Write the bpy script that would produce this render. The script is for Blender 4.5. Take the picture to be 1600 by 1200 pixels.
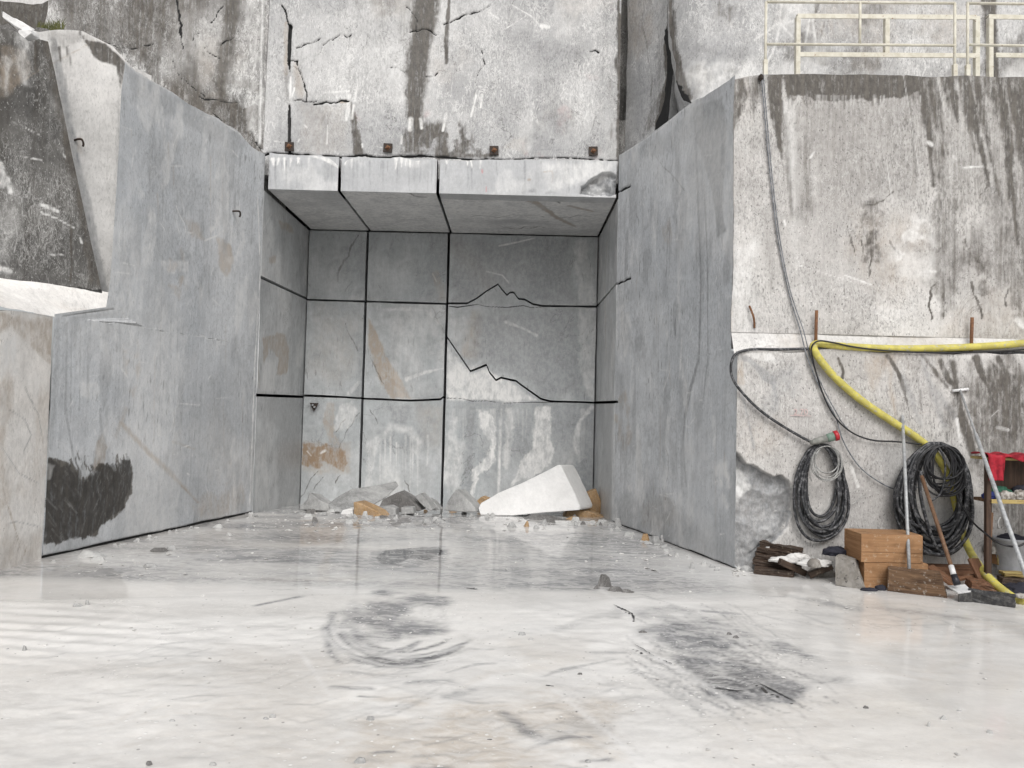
import bpy, bmesh, math, random
import numpy as np
from mathutils import Vector, Matrix

random.seed(7)
for o in list(bpy.data.objects):
    bpy.data.objects.remove(o)
SC = bpy.context.scene
COL = SC.collection

# ------------------------------------------------------------------ camera
F = 1200.0            # focal length in photo pixels (1600 wide)
H = 1.5               # eye height
PITCH, ROLL = math.radians(2.15), math.radians(1.4)
CAM_M = Matrix.Rotation(math.pi / 2 + PITCH, 3, 'X') @ Matrix.Rotation(ROLL, 3, 'Z')
cam = bpy.data.cameras.new('camera')
cam.lens, cam.sensor_width, cam.sensor_fit = 27.0, 36.0, 'HORIZONTAL'
cam.clip_start, cam.clip_end = 0.05, 600.0
camo = bpy.data.objects.new('camera', cam)
camo.matrix_world = Matrix.Translation((0, 0, H)) @ CAM_M.to_4x4()
COL.objects.link(camo)
SC.camera = camo

# ------------------------------------------------------------------ light
SUN_EL, SUN_AZ = math.radians(44), math.radians(172)   # behind the camera, slightly left
world = bpy.data.worlds.new('World')
SC.world = world
world.use_nodes = True
nt = world.node_tree
bg = nt.nodes['Background']
sky = nt.nodes.new('ShaderNodeTexSky')
sky.sky_type = 'NISHITA'
sky.sun_disc = False
sky.sun_elevation = SUN_EL
sky.sun_rotation = SUN_AZ
sky.air_density, sky.dust_density, sky.ozone_density = 1.0, 4.0, 0.6
hs = nt.nodes.new('ShaderNodeHueSaturation')
hs.inputs['Saturation'].default_value = 0.22
nt.links.new(sky.outputs[0], hs.inputs['Color'])
nt.links.new(hs.outputs[0], bg.inputs['Color'])
bg.inputs['Strength'].default_value = 0.12
sun = bpy.data.lights.new('sun', 'SUN')
sun.energy, sun.angle, sun.color = 1.2, math.radians(36), (1.0, 0.98, 0.955)
suno = bpy.data.objects.new('sun', sun)
# sun_rotation 0 = +Y, clockwise seen from above
sd = Vector((math.sin(SUN_AZ) * math.cos(SUN_EL), math.cos(SUN_AZ) * math.cos(SUN_EL), math.sin(SUN_EL)))
suno.rotation_euler = sd.to_track_quat('Z', 'Y').to_euler()
suno.location = (0, -5, 20)
COL.objects.link(suno)
SC.view_settings.view_transform = 'Standard'
SC.view_settings.look = 'None'
SC.view_settings.exposure = 0.24
SC.view_settings.gamma = 1.0
SC.cycles.max_bounces = 6
SC.cycles.diffuse_bounces = 4

# ------------------------------------------------------------------ geometry of sight
def ray(px, py):
    d = CAM_M @ Vector(((px - 800) / F, -(py - 600) / F, -1.0))
    return d / d.y
def atY(px, py, Y):
    d = ray(px, py)
    return Vector((d.x * Y, Y, H + d.z * Y))
def floor_z(x, y):
    z = 0.0
    if y > 10.9:
        z = -0.16 * min((y - 10.9) / 2.4, 1.0)
    yc = 6.45 + 0.19 * max(-4.5, min(x, 2.0))
    k = min(max((2.2 - x) / 1.6, 0.0), 1.0)
    if y < yc:
        z -= 0.022 * k * (yc - max(y, 2.0))
    return z
def onfloor(px, py, dz=0.0):
    d = ray(px, py)
    z = 0.0
    for _ in range(8):
        Y = (z + dz - H) / d.z
        z = floor_z(d.x * Y, Y)
    return Vector((d.x * Y, Y, z + dz))

# ------------------------------------------------------------------ numpy noise
_rs = np.random.RandomState(3)
_T = _rs.rand(512, 512).astype(np.float32)
def vnoise(x, y, seed=0):
    x = np.asarray(x, dtype=np.float64) + seed * 17.31
    y = np.asarray(y, dtype=np.float64) + seed * 41.77
    ix, iy = np.floor(x).astype(np.int64), np.floor(y).astype(np.int64)
    fx, fy = x - ix, y - iy
    fx, fy = fx * fx * (3 - 2 * fx), fy * fy * (3 - 2 * fy)
    a = _T[ix & 511, iy & 511]; b = _T[(ix + 1) & 511, iy & 511]
    c = _T[ix & 511, (iy + 1) & 511]; d = _T[(ix + 1) & 511, (iy + 1) & 511]
    return a + (b - a) * fx + (c - a) * fy + (a - b - c + d) * fx * fy
def fbm(x, y, octv=4, seed=0):
    s, a, t = 0.0, 0.5, 0.0
    for k in range(octv):
        s = s + a * vnoise(x, y, seed + k * 3)
        t += a; a *= 0.5; x = np.asarray(x) * 2.03; y = np.asarray(y) * 2.03
    return s / t - 0.5      # about -0.5 .. 0.5
def sstep(x):
    x = np.clip(x, 0, 1)
    return x * x * (3 - 2 * x)

CH = dict(dark=0, white=1, tan=2, grey=3, black=4, rust=5, red=6, wet=7)

class Plane:
    """a flat face: origin, unit e (along), unit f (up); n = e x f looks out of the rock"""
    def __init__(self, P0, e, f=(0, 0, 1)):
        self.P0, self.e, self.f = Vector(P0), Vector(e).normalized(), Vector(f).normalized()
        self.n = self.e.cross(self.f)
    def sz(self, px, py):
        d = ray(px, py); C = Vector((0, 0, H))
        t = (self.P0 - C).dot(self.n) / d.dot(self.n)
        P = C + d * t - self.P0
        return (P.dot(self.e), P.dot(self.f))
    def scale(self, px, py):
        d = ray(px, py); C = Vector((0, 0, H))
        return (self.P0 - C).dot(self.n) / d.dot(self.n) / F
    def pt(self, s, z, out=0.0):
        return self.P0 + self.e * s + self.f * z + self.n * out
def wall(p0, p1):
    return Plane((p0[0], p0[1], 0), (p1[0] - p0[0], p1[1] - p0[1], 0))

def polyl(W, pts):
    q = sorted(W.sz(*p) for p in pts)
    xs, zs = [a for a, b in q], [b for a, b in q]
    return lambda s: np.interp(s, xs, zs)
def polyl_v(W, pts):           # s as function of z
    q = sorted((b, a) for a, b in (W.sz(*p) for p in pts))
    zs, xs = [a for a, b in q], [b for a, b in q]
    return lambda z: np.interp(z, zs, xs)
def const(c):
    return lambda t: np.full(np.shape(t), float(c))
def rough_edge(fn, amp, scale, seed=0, octv=4):
    return lambda t: fn(t) + amp * 2 * fbm(np.asarray(t) * scale, np.zeros(np.shape(t)) + seed * 3.7, octv, seed)

class Patch:
    def __init__(self, W, L, R, B, T, res, relief=0.006, rscale=1.2, seed=0, rough=0.0):
        """L,R: z->s ; B,T: s->z"""
        self.W = W
        f = lambda g: g if callable(g) else const(g)
        L, R, B, T = f(L), f(R), f(B), f(T)
        s0, s1 = float(L(np.array([0.]))[0]), float(R(np.array([0.]))[0])
        zmid = float(np.mean(T(np.linspace(s0, s1, 9))) - np.mean(B(np.linspace(s0, s1, 9))))
        nu, nv = max(2, int(abs(s1 - s0) / res) + 1), max(2, int(zmid / res) + 1)
        u, v = np.meshgrid(np.linspace(0, 1, nu), np.linspace(0, 1, nv))
        z = B(s0 + (s1 - s0) * u) * (1 - v) + T(s0 + (s1 - s0) * u) * v
        for _ in range(2):
            l, r = L(z), R(z)
            s = l + (r - l) * u
            z = B(s) * (1 - v) + T(s) * v
        self.nu, self.nv = nu, nv
        self.s, self.z = s.ravel(), z.ravel()
        self.att = np.zeros((self.s.size, 8), np.float32)
        self.out = relief * 2 * fbm(self.s * rscale, self.z * rscale, 5, seed)
        if rough:
            self.out += rough * 2 * fbm(self.s * 7, self.z * 7, 4, seed + 5)
        self.seed = seed
    def _px(self, pts, px=True):
        return [self.W.sz(*p) for p in pts] if px else list(pts)
    def _apply(self, idx, sdist, ch, val, soft, warp, wscale):
        s, z = self.s[idx], self.z[idx]
        if warp:
            sdist = sdist + warp * 2.2 * fbm(s * wscale, z * wscale, 4, self.seed + 11) + warp * 1.0 * fbm(s * wscale * 5, z * wscale * 5, 3, self.seed + 13)
        m = val * sstep(0.5 - sdist / (2 * soft))
        c = CH[ch]
        self.att[idx, c] = np.maximum(self.att[idx, c], m)
        return m
    def stroke(self, ch, pts, w, val=1.0, soft=None, warp=None, wscale=6, dig=0.0):
        """pts in photo pixels projected on this face; w = half width in pixels (number or list)"""
        if ch in ('black', 'dark') and np.mean(w) < 1.8 and len(pts) > 1:      # cracks wander
            r = random.Random(int(abs(pts[0][0] * 7 + pts[-1][1] * 13)))
            ww = list(w) if isinstance(w, (list, tuple)) else [w] * len(pts)
            for _ in range(2):
                np_, nw = [pts[0]], [ww[0]]
                for i in range(len(pts) - 1):
                    (ax, ay), (bx, by) = pts[i], pts[i + 1]; l = math.hypot(bx - ax, by - ay)
                    j = max(-2.2, min(2.2, r.uniform(-.13, .13) * l)); t = r.uniform(.35, .65)
                    np_.append((ax + (bx - ax) * t - (by - ay) / (l + 1e-6) * j, ay + (by - ay) * t + (bx - ax) / (l + 1e-6) * j)); nw.append((ww[i] + ww[i + 1]) / 2 * r.uniform(.5, 1.5))
                    np_.append((bx, by)); nw.append(ww[i + 1])
                pts, ww = np_, nw
            w = ww
        k = np.mean([self.W.scale(*p) for p in pts])
        ws = [x * k for x in (w if isinstance(w, (list, tuple)) else [w] * len(pts))]
        q = self._px(pts)
        soft = (soft if soft is not None else max(np.mean(w) * .5, .6)) * k
        warp = (warp if warp is not None else np.mean(w) * .6) * k
        mg = max(ws) + soft * 2 + warp * 2
        a = np.array(q)
        idx = np.where((self.s > a[:, 0].min() - mg) & (self.s < a[:, 0].max() + mg) &
                       (self.z > a[:, 1].min() - mg) & (self.z < a[:, 1].max() + mg))[0]
        if not idx.size: return self
        s, z = self.s[idx], self.z[idx]
        best = np.full(idx.size, 1e9)
        for i in range(len(q) - 1):
            ax, ay = q[i]; bx, by = q[i + 1]
            dx, dy = bx - ax, by - ay
            t = np.clip(((s - ax) * dx + (z - ay) * dy) / (dx * dx + dy * dy + 1e-12), 0, 1)
            d = np.hypot(s - ax - dx * t, z - ay - dy * t) - (ws[i] + (ws[i + 1] - ws[i]) * t)
            best = np.minimum(best, d)
        m = self._apply(idx, best, ch, val, soft, warp, wscale)
        if dig: self.out[idx] -= dig * m
        return self
    def poly(self, ch, pts, val=1.0, soft=4, warp=4, wscale=4, dig=0.0, digrough=0.0):
        k = np.mean([self.W.scale(*p) for p in pts])
        q = self._px(pts); soft *= k; warp *= k
        a = np.array(q); mg = soft * 2 + warp * 2
        idx = np.where((self.s > a[:, 0].min() - mg) & (self.s < a[:, 0].max() + mg) &
                       (self.z > a[:, 1].min() - mg) & (self.z < a[:, 1].max() + mg))[0]
        if not idx.size: return self
        s, z = self.s[idx], self.z[idx]
        best = np.full(idx.size, 1e9); ins = np.zeros(idx.size, bool)
        n = len(q)
        for i in range(n):
            ax, ay = q[i]; bx, by = q[(i + 1) % n]
            dx, dy = bx - ax, by - ay
            t = np.clip(((s - ax) * dx + (z - ay) * dy) / (dx * dx + dy * dy + 1e-12), 0, 1)
            best = np.minimum(best, np.hypot(s - ax - dx * t, z - ay - dy * t))
            c = ((ay > z) != (by > z)) & (s < (bx - ax) * (z - ay) / (by - ay + 1e-12) + ax)
            ins ^= c
        sd_ = np.where(ins, -best, best)
        m = self._apply(idx, sd_, ch, val, soft, warp, wscale)
        if dig:
            self.out[idx] -= m * dig
        if digrough:
            r = np.abs(fbm(s * 3.1, z * 3.1, 5, self.seed + 21)) * 2 + .5 * np.abs(fbm(s * 9, z * 9, 3, self.seed + 22))
            self.out[idx] -= m * digrough * r
        return self
    def spots(self, ch, pts, scale, lo, hi, val, soft=10, seed=0, sx=1.0, sz=1.0):
        keep = self.att[:, CH[ch]].copy(); self.att[:, CH[ch]] = 0
        self.poly(ch, pts, 1.0, soft, soft)
        m = fbm(self.s * scale * sx, self.z * scale * sz, 5, seed + self.seed) + .5
        self.att[:, CH[ch]] = np.maximum(keep, self.att[:, CH[ch]] * val * sstep((m - lo) / (hi - lo)))
        return self
    def drips(self, ch, x0, x1, ytop, n, lmin, lmax, w=2.5, val=.8, slant=0.0, seed=1):
        r = random.Random(seed)
        for _ in range(n):
            x = r.uniform(x0, x1); l = r.uniform(lmin, lmax); y0 = ytop(x) if callable(ytop) else ytop
            ww = w * r.uniform(.5, 1.4)
            self.stroke(ch, [(x, y0), (x + slant * l * .5, y0 + l * .5), (x + slant * l + r.uniform(-2, 2), y0 + l)],
                        [ww, ww * .8, ww * .25], val * r.uniform(.5, 1), soft=ww * .8)
        return self
    def noise(self, ch, scale, lo, hi, val, seed=0, sx=1.0, sz=1.0):
        m = fbm(self.s * scale * sx, self.z * scale * sz, 5, seed) + .5
        m = val * sstep((m - lo) / (hi - lo)) * (1 - .9 * self.att[:, 0])
        self.att[:, CH[ch]] = np.maximum(self.att[:, CH[ch]], m)
        return self
    def verts(self):
        W = self.W
        P0, e, f, n = (np.array(x) for x in (W.P0, W.e, W.f, W.n))
        return P0 + self.s[:, None] * e + self.z[:, None] * f + self.out[:, None] * n

def link(name, me, mat, parent=None):
    o = bpy.data.objects.new(name, me)
    COL.objects.link(o)
    if mat: me.materials.append(mat)
    if parent is not None:
        o.parent = parent
    return o

def build(name, patches, mat, parent=None, origin=(0, 0, 0), thick=(0, 1, 0), skirts=True, cap=False):
    """patches -> one mesh; each patch gets sides running 'thick' into the rock"""
    V, A, Q, SM = [], [], [], []
    base = 0
    for ip, p in enumerate(patches):
        v = p.verts(); nu, nv = p.nu, p.nv
        V.append(v); A.append(p.att)
        i = np.arange(nu - 1)[None, :] + np.arange(nv - 1)[:, None] * nu
        q = np.stack([i, i + 1, i + 1 + nu, i + nu], -1).reshape(-1, 4) + base
        Q.append(q); SM.append(np.ones(len(q), bool))
        base += len(v)
        if skirts:
            t = thick[ip] if isinstance(thick, list) else thick
            if t is None: continue
            t = np.array(t, float)
            idx = np.concatenate([np.arange(nu), np.arange(1, nv) * nu + nu - 1,
                                  (nv - 1) * nu + np.arange(nu - 2, -1, -1), np.arange(nv - 2, 0, -1) * nu])
            loop = v[idx]; m = len(idx)
            steps = max(1, int(np.linalg.norm(t) / 0.5))
            rings = [loop + t * (k / steps) for k in range(steps + 1)]
            V.append(np.concatenate(rings)); A.append(np.zeros((m * (steps + 1), 8), np.float32))
            a = np.arange(m); b = (a + 1) % m
            for k in range(steps):
                q = np.stack([a + k * m, a + (k + 1) * m, b + (k + 1) * m, b + k * m], -1) + base
                Q.append(q); SM.append(np.zeros(m, bool))
            base += m * (steps + 1)
    V = np.concatenate(V) - np.array(origin, float); A = np.concatenate(A); Q = np.concatenate(Q); SM = np.concatenate(SM)
    me = bpy.data.meshes.new(name)
    me.vertices.add(len(V)); me.vertices.foreach_set('co', V.astype(np.float32).ravel())
    me.loops.add(Q.size); me.loops.foreach_set('vertex_index', Q.astype(np.int32).ravel())
    me.polygons.add(len(Q)); me.polygons.foreach_set('loop_start', (np.arange(len(Q)) * 4).astype(np.int32))
    me.polygons.foreach_set('use_smooth', SM)
    me.update(calc_edges=True)
    for nm, c in (('stain', A[:, :4]), ('mark', A[:, 4:])):
        at = me.attributes.new(nm, 'FLOAT_COLOR', 'POINT')
        at.data.foreach_set('color', np.ascontiguousarray(c, np.float32).ravel())
    o = link(name, me, mat, parent)
    o.location = origin if parent is None else (Vector(origin) - Vector(parent.location))
    return o

def tag(o, label, cat, group=None, kind=None):
    if label: o['label'] = label
    if cat: o['category'] = cat
    if group: o['group'] = group
    if kind: o['kind'] = kind
    elif cat in ('rock wall', 'rock ledge'): o['kind'] = 'thing'
    return o
def thing(name, label, cat, loc, group=None):
    o = bpy.data.objects.new(name, None)
    o.empty_display_size = 0.1
    COL.objects.link(o)
    o.location = loc
    return tag(o, label, cat, group)

# ------------------------------------------------------------------ materials
class NT:
    def __init__(self, name):
        self.m = bpy.data.materials.new(name); self.m.use_nodes = True
        self.t = self.m.node_tree
        self.bsdf = self.t.nodes['Principled BSDF']
    def n(self, typ, **kw):
        nd = self.t.nodes.new(typ)
        for k, v in kw.items(): setattr(nd, k, v)
        return nd
    def put(self, sock, val):
        if isinstance(val, bpy.types.NodeSocket): self.t.links.new(val, sock)
        elif isinstance(val, (tuple, list)) and len(val) == 3 and len(sock.default_value) == 4: sock.default_value = (*val, 1)
        else: sock.default_value = val
    def math(self, op, a, b=0.0, clamp=False):
        nd = self.n('ShaderNodeMath', operation=op, use_clamp=clamp)
        self.put(nd.inputs[0], a); self.put(nd.inputs[1], b)
        return nd.outputs[0]
    def mix(self, f, a, b, mode='MIX'):
        nd = self.n('ShaderNodeMix', data_type='RGBA', blend_type=mode)
        self.put(nd.inputs[0], f); self.put(nd.inputs[6], a); self.put(nd.inputs[7], b)
        return nd.outputs[2]
    def ss(self, x, lo, hi, a=0.0, b=1.0):
        nd = self.n('ShaderNodeMapRange', interpolation_type='SMOOTHSTEP')
        self.put(nd.inputs[0], x); self.put(nd.inputs[1], lo); self.put(nd.inputs[2], hi)
        self.put(nd.inputs[3], a); self.put(nd.inputs[4], b)
        return nd.outputs[0]
    def pos(self):
        if not hasattr(self, '_p'): self._p = self.n('ShaderNodeTexCoord').outputs['Object']
        return self._p
    def noise(self, scale, detail=5, rough=.55, dist=0.0, off=(0, 0, 0), vec=None, rot=(0, 0, 0)):
        mp = self.n('ShaderNodeMapping')
        self.put(mp.inputs['Vector'], vec if vec is not None else self.pos())
        mp.inputs['Location'].default_value = off
        mp.inputs['Rotation'].default_value = rot
        mp.inputs['Scale'].default_value = scale if isinstance(scale, tuple) else (scale,) * 3
        nz = self.n('ShaderNodeTexNoise')
        self.put(nz.inputs['Vector'], mp.outputs[0])
        nz.inputs['Scale'].default_value = 1.0; nz.inputs['Detail'].default_value = detail
        nz.inputs['Roughness'].default_value = rough; nz.inputs['Distortion'].default_value = dist
        return nz.outputs[0]
    def bump(self, h, strength=.3, dist=.01):
        nd = self.n('ShaderNodeBump')
        nd.inputs['Strength'].default_value = strength; nd.inputs['Distance'].default_value = dist
        self.put(nd.inputs['Height'], h)
        self.t.links.new(nd.outputs[0], self.bsdf.inputs['Normal'])
    def attr(self, name):
        a = self.n('ShaderNodeAttribute', attribute_name=name)
        s = self.n('ShaderNodeSeparateColor')
        self.t.links.new(a.outputs['Color'], s.inputs[0])
        return s.outputs[0], s.outputs[1], s.outputs[2], a.outputs['Alpha']

DARK = (.055, .049, .042); WHITE = (.74, .735, .72); TAN = (.36, .29, .22); GREY = (.205, .21, .215); RUST = (.25, .16, .085)

def rock(name, a, b, speck=.5, streak=.3, scratch=.2, mott=.5, rough=.62, bump=.35, line=0.0, vline=0.0, dash=0.0, dark=DARK, off=0.0, grey=GREY, white=WHITE, masks=True):
    k = NT(name); O = (off, off * .7, off * 1.3)
    big = k.noise(.55, 5, .6, .6, O)
    col = k.mix(k.ss(big, .38, .64), a, b)
    med = k.noise(3.2, 6, .65, .3, O)
    fine = k.noise((22, 22, 15), 4, .7, 0, O)
    # cloudy mottling, +-
    g = k.math('ADD', k.math('MULTIPLY', k.math('SUBTRACT', med, .5), mott * 2.0), k.math('MULTIPLY', k.math('SUBTRACT', fine, .5), mott * 1.0))
    col = k.mix(1.0, col, k.ss(g, -.6, .6, .55, 1.45), 'MULTIPLY')
    mk = k.ss(k.noise(.8, 5, .6, 0, (off + 3, 1, 2)), .40, .62)
    if streak:
        s1 = k.noise((5.5, 5.5, .22), 5, .6, .15, O)
        s2 = k.noise((17, 17, .5), 4, .6, .1, O)
        st = k.math('ADD', k.math('MULTIPLY', s1, .65), k.math('MULTIPLY', s2, .35))
        col = k.mix(k.math('MULTIPLY', k.ss(st, .50, .66), streak), col, dark)
        col = k.mix(k.math('MULTIPLY', k.ss(st, .47, .34), streak * .35), col, white)
    if speck:
        sp = k.ss(k.noise((46, 46, 19), 3, .55, .3, O), .49, .60)
        sp = k.math('MULTIPLY', sp, k.ss(mk, 0, 1, .35, 1))
        col = k.mix(k.math('MULTIPLY', sp, speck * .62), col, k.mix(1.0, col, (.40, .40, .40), 'MULTIPLY'))
        sp3 = k.ss(k.noise((62, 62, 30), 2, .5, .2, (off + 4, 2, 6)), .63, .68)
        col = k.mix(k.math('MULTIPLY', sp3, speck * .7), col, (.07, .068, .066))
        sp2 = k.ss(k.noise((70, 70, 40), 2, .5, .2, (off + 9, 4, 2)), .64, .70)
        col = k.mix(k.math('MULTIPLY', sp2, speck * .55), col, white)
    if scratch:
        for i, (rx, sc) in enumerate((((.5, .6, .2), 4.0), ((-.7, .3, .9), 7.0), ((.2, -.9, .5), 10.0))):
            w = k.noise((sc * 2.4, sc * 2.4, sc * .9), 4, .62, 1.1, (off + i * 7, i, 3), rot=rx)
            ln = k.ss(k.math('ABSOLUTE', k.math('SUBTRACT', w, .5)), .028, .006)
            pm = k.ss(k.noise(1.4, 4, .6, 0, (i * 5, off, 1)), .42, .60)
            col = k.mix(k.math('MULTIPLY', k.math('MULTIPLY', ln, pm), scratch), col, white)
    if vline:      # saw-wire marks: long faint vertical lines, a few arcs
        v1 = k.noise((34, 34, .25), 3, .6, .05, (off, 1, 4))
        v2 = k.noise((9, 9, .12), 4, .6, .05, (off + 6, 1, 4))
        col = k.mix(k.math('MULTIPLY', k.ss(v1, .56, .66), vline), col, (.27, .275, .285))
        col = k.mix(k.math('MULTIPLY', k.ss(v2, .55, .64), vline * .7), col, (.30, .305, .315))
        col = k.mix(k.math('MULTIPLY', k.ss(v1, .40, .32), vline * .6), col, white)
    if dash:
        d1 = k.ss(k.noise((30, 30, 5), 3, .55, .3, (off + 2, 7, 4)), .60, .66)
        d1 = k.math('MULTIPLY', d1, k.ss(k.noise(.7, 4, .6, 0, (off, 9, 2)), .44, .58))
        col = k.mix(k.math('MULTIPLY', d1, dash), col, (.13, .13, .13))
        sm = k.noise((1.6, 1.6, 1.1), 6, .68, 1.8, (off + 3, 3, 9))
        col = k.mix(k.math('MULTIPLY', k.ss(sm, .55, .70), dash * .55), col, (.66, .665, .67))
        col = k.mix(k.math('MULTIPLY', k.ss(sm, .45, .30), dash * .45), col, (.24, .245, .25))
    if line:
        w = k.noise((1.3, 1.3, .9), 7, .62, .8, (off + 2, 5, 8))
        ln = k.ss(k.math('ABSOLUTE', k.math('SUBTRACT', w, .5)), .006, .0015)
        pm = k.ss(k.noise(.9, 3, .5, 0, (1, off, 6)), .5, .6)
        col = k.mix(k.math('MULTIPLY', k.math('MULTIPLY', ln, pm), line), col, (.05, .045, .04))
    # weather stains and some painted shade, stored as masks on the surface, edges broken up by noise
    br = k.math('ADD', k.math('MULTIPLY', k.math('SUBTRACT', k.noise((16, 16, 7), 6, .7, .3, O), .5), 1.1), k.math('MULTIPLY', k.math('SUBTRACT', med, .5), .5))
    brm = k.ss(br, -.22, .22, .30, 1.35)
    def msk(x, soft=.3, amt=1.0):
        return k.math('MULTIPLY', k.math('MULTIPLY', x, brm, True), amt)
    if not masks:
        k.put(k.bsdf.inputs['Base Color'], col)
        k.bsdf.inputs['Roughness'].default_value = rough
        k.bsdf.inputs['Specular IOR Level'].default_value = .35
        k.bump(k.math('ADD', k.noise(9, 6, .7, .2, O), k.math('MULTIPLY', fine, .6)), bump, .02)
        return k.m
    dk, wh, tn, gr = k.attr('stain')
    bl, ru, rd, wt = k.attr('mark')
    col = k.mix(msk(tn, .35, .75), col, TAN)
    col = k.mix(k.math('MULTIPLY', gr, k.ss(br, -.3, .3, .6, 1.1), True), col, k.mix(k.ss(fine, .4, .62), grey, tuple(c * 1.45 for c in grey)))
    sv = k.noise((26, 26, 1.6), 5, .65, .3, (off, 3, 3))
    brd = k.math('ADD', k.ss(br, -.3, .3, .5, 1.1), k.ss(sv, .35, .65, -.18, .22))
    dcol = k.mix(k.ss(k.math('ADD', k.math('MULTIPLY', sv, .6), k.math('MULTIPLY', fine, .4)), .42, .62), dark, tuple(c * 2.0 for c in dark))
    col = k.mix(k.ss(k.math('MULTIPLY', dk, brd), .02, .80, 0, .94), col, dcol)
    col = k.mix(msk(ru, .3, .8), col, RUST)
    col = k.mix(msk(wh, .22, .9), col, white)
    col = k.mix(msk(rd, .2, .8), col, (.5, .1, .09))
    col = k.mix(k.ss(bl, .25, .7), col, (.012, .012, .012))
    k.put(k.bsdf.inputs['Base Color'], col)
    k.put(k.bsdf.inputs['Roughness'], k.ss(k.math('ADD', gr, wt), 0, 1, rough, rough * .55))
    k.bsdf.inputs['Specular IOR Level'].default_value = .35
    hgt = k.math('ADD', k.math('MULTIPLY', k.noise(9, 6, .7, .2, O), 1.0), k.math('MULTIPLY', fine, .6))
    k.bump(hgt, bump, .02)
    return k.m

def simple(name, a, b=None, rough=.6, metal=0.0, scale=14, detail=5, lo=.4, hi=.6, bump=.2, third=None, t3=.6, spec=.4):
    k = NT(name)
    b = b or tuple(x * .75 for x in a)
    nz = k.noise(scale if isinstance(scale, tuple) else (scale,) * 3, detail, .62, .3)
    col = k.mix(k.ss(nz, lo, hi), a, b)
    if third:
        n2 = k.noise(30, 5, .65, .2, (3, 2, 1))
        col = k.mix(k.ss(n2, t3, t3 + .06), col, third)
    k.put(k.bsdf.inputs['Base Color'], col)
    k.put(k.bsdf.inputs['Roughness'], k.ss(nz, .3, .7, rough * .8, min(1, rough * 1.2)))
    k.bsdf.inputs['Metallic'].default_value = metal
    k.bsdf.inputs['Specular IOR Level'].default_value = spec
    if bump: k.bump(k.noise(60, 5, .6), bump, .004)
    return k.m

def wood(name, a, b, dirt=None, ax=0, rough=.7, dirt_amt=.6):
    """grain runs along local axis ax"""
    k = NT(name)
    sc = [38, 38, 38]; sc[ax] = 2.0
    g = k.noise(tuple(sc), 6, .65, .8)
    col = k.mix(k.ss(g, .35, .68), a, b)
    col = k.mix(k.math('MULTIPLY', k.ss(k.noise(5, 5, .6), .5, .7), .5), col, tuple(x * .5 for x in b))
    if dirt:
        col = k.mix(k.math('MULTIPLY', k.ss(k.noise(26, 6, .75, 0, (4, 1, 7)), .56, .66), dirt_amt), col, dirt)
    k.put(k.bsdf.inputs['Base Color'], col)
    k.bsdf.inputs['Roughness'].default_value = rough
    k.bsdf.inputs['Specular IOR Level'].default_value = .25
    k.bump(g, .5, .006)
    return k.m

# ================================================================== THE SETTING
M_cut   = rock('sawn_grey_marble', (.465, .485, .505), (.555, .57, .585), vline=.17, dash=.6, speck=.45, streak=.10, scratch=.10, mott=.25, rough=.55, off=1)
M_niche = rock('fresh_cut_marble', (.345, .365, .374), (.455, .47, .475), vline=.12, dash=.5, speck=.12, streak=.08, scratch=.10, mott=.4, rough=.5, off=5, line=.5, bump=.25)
M_side  = rock('recess_side_marble', (.46, .475, .48), (.56, .568, .57), vline=.2, dash=.6, speck=.2, streak=.1, scratch=.1, mott=.4, rough=.5, off=6, line=.3, bump=.25)  # lighter copy of the niche marble, making up for weak light there
M_lint  = rock('pale_cut_marble', (.40, .408, .418), (.475, .48, .487), speck=.15, streak=.16, scratch=.1, mott=.25, rough=.5, off=8, bump=.2)
M_old   = rock('weathered_marble', (.35, .35, .352), (.48, .478, .475), speck=.65, streak=.13, scratch=.6, mott=.3, rough=.75, off=12, line=.6)
M_dirty = rock('stained_marble', (.20, .196, .19), (.33, .32, .31), speck=.8, streak=.6, scratch=.6, mott=.5, rough=.8, off=17, line=.7)
M_front = rock('streaked_marble', (.42, .405, .39), (.545, .53, .51), speck=.95, streak=.28, scratch=.28, mott=.35, rough=.7, off=23, line=.35)
M_black = rock('lichen_and_shade_marble', (.10, .097, .092), (.17, .165, .155), speck=.6, streak=.5, scratch=.25, mott=.8, rough=.8, off=29)  # lichen slab, and painted shade in the slots and top left gap
M_cream = rock('cream_marble', (.76, .73, .69), (.82, .80, .77), speck=.25, streak=.08, scratch=.15, mott=.3, rough=.65, off=37, line=.4)
M_white = rock('pale_weathered_marble', (.56, .55, .535), (.68, .665, .645), speck=.35, streak=.22, scratch=.15, mott=.35, rough=.65, off=33, line=.4)

RES = 0.018
YF, YB = 10.9, 13.3
FL, FR = atY(402, 600, YF), atY(959, 600, YF)
BL, BR = atY(473, 610, YB), atY(932, 610, YB)
XL, XR = (FL.x + BL.x) / 2, (FR.x + BR.x) / 2
LO, RO = onfloor(66, 873), onfloor(1138, 885)
ZC = (atY(690, 300, YF).z + atY(700, 365, YB).z) / 2
ZB = atY(600, 246, YF).z
G = 0.022
print('niche', XL, XR, 'outer', LO, RO, 'ceil', ZC, atY(690, 300, YF).z, atY(700, 365, YB).z, 'bench', ZB)

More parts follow.
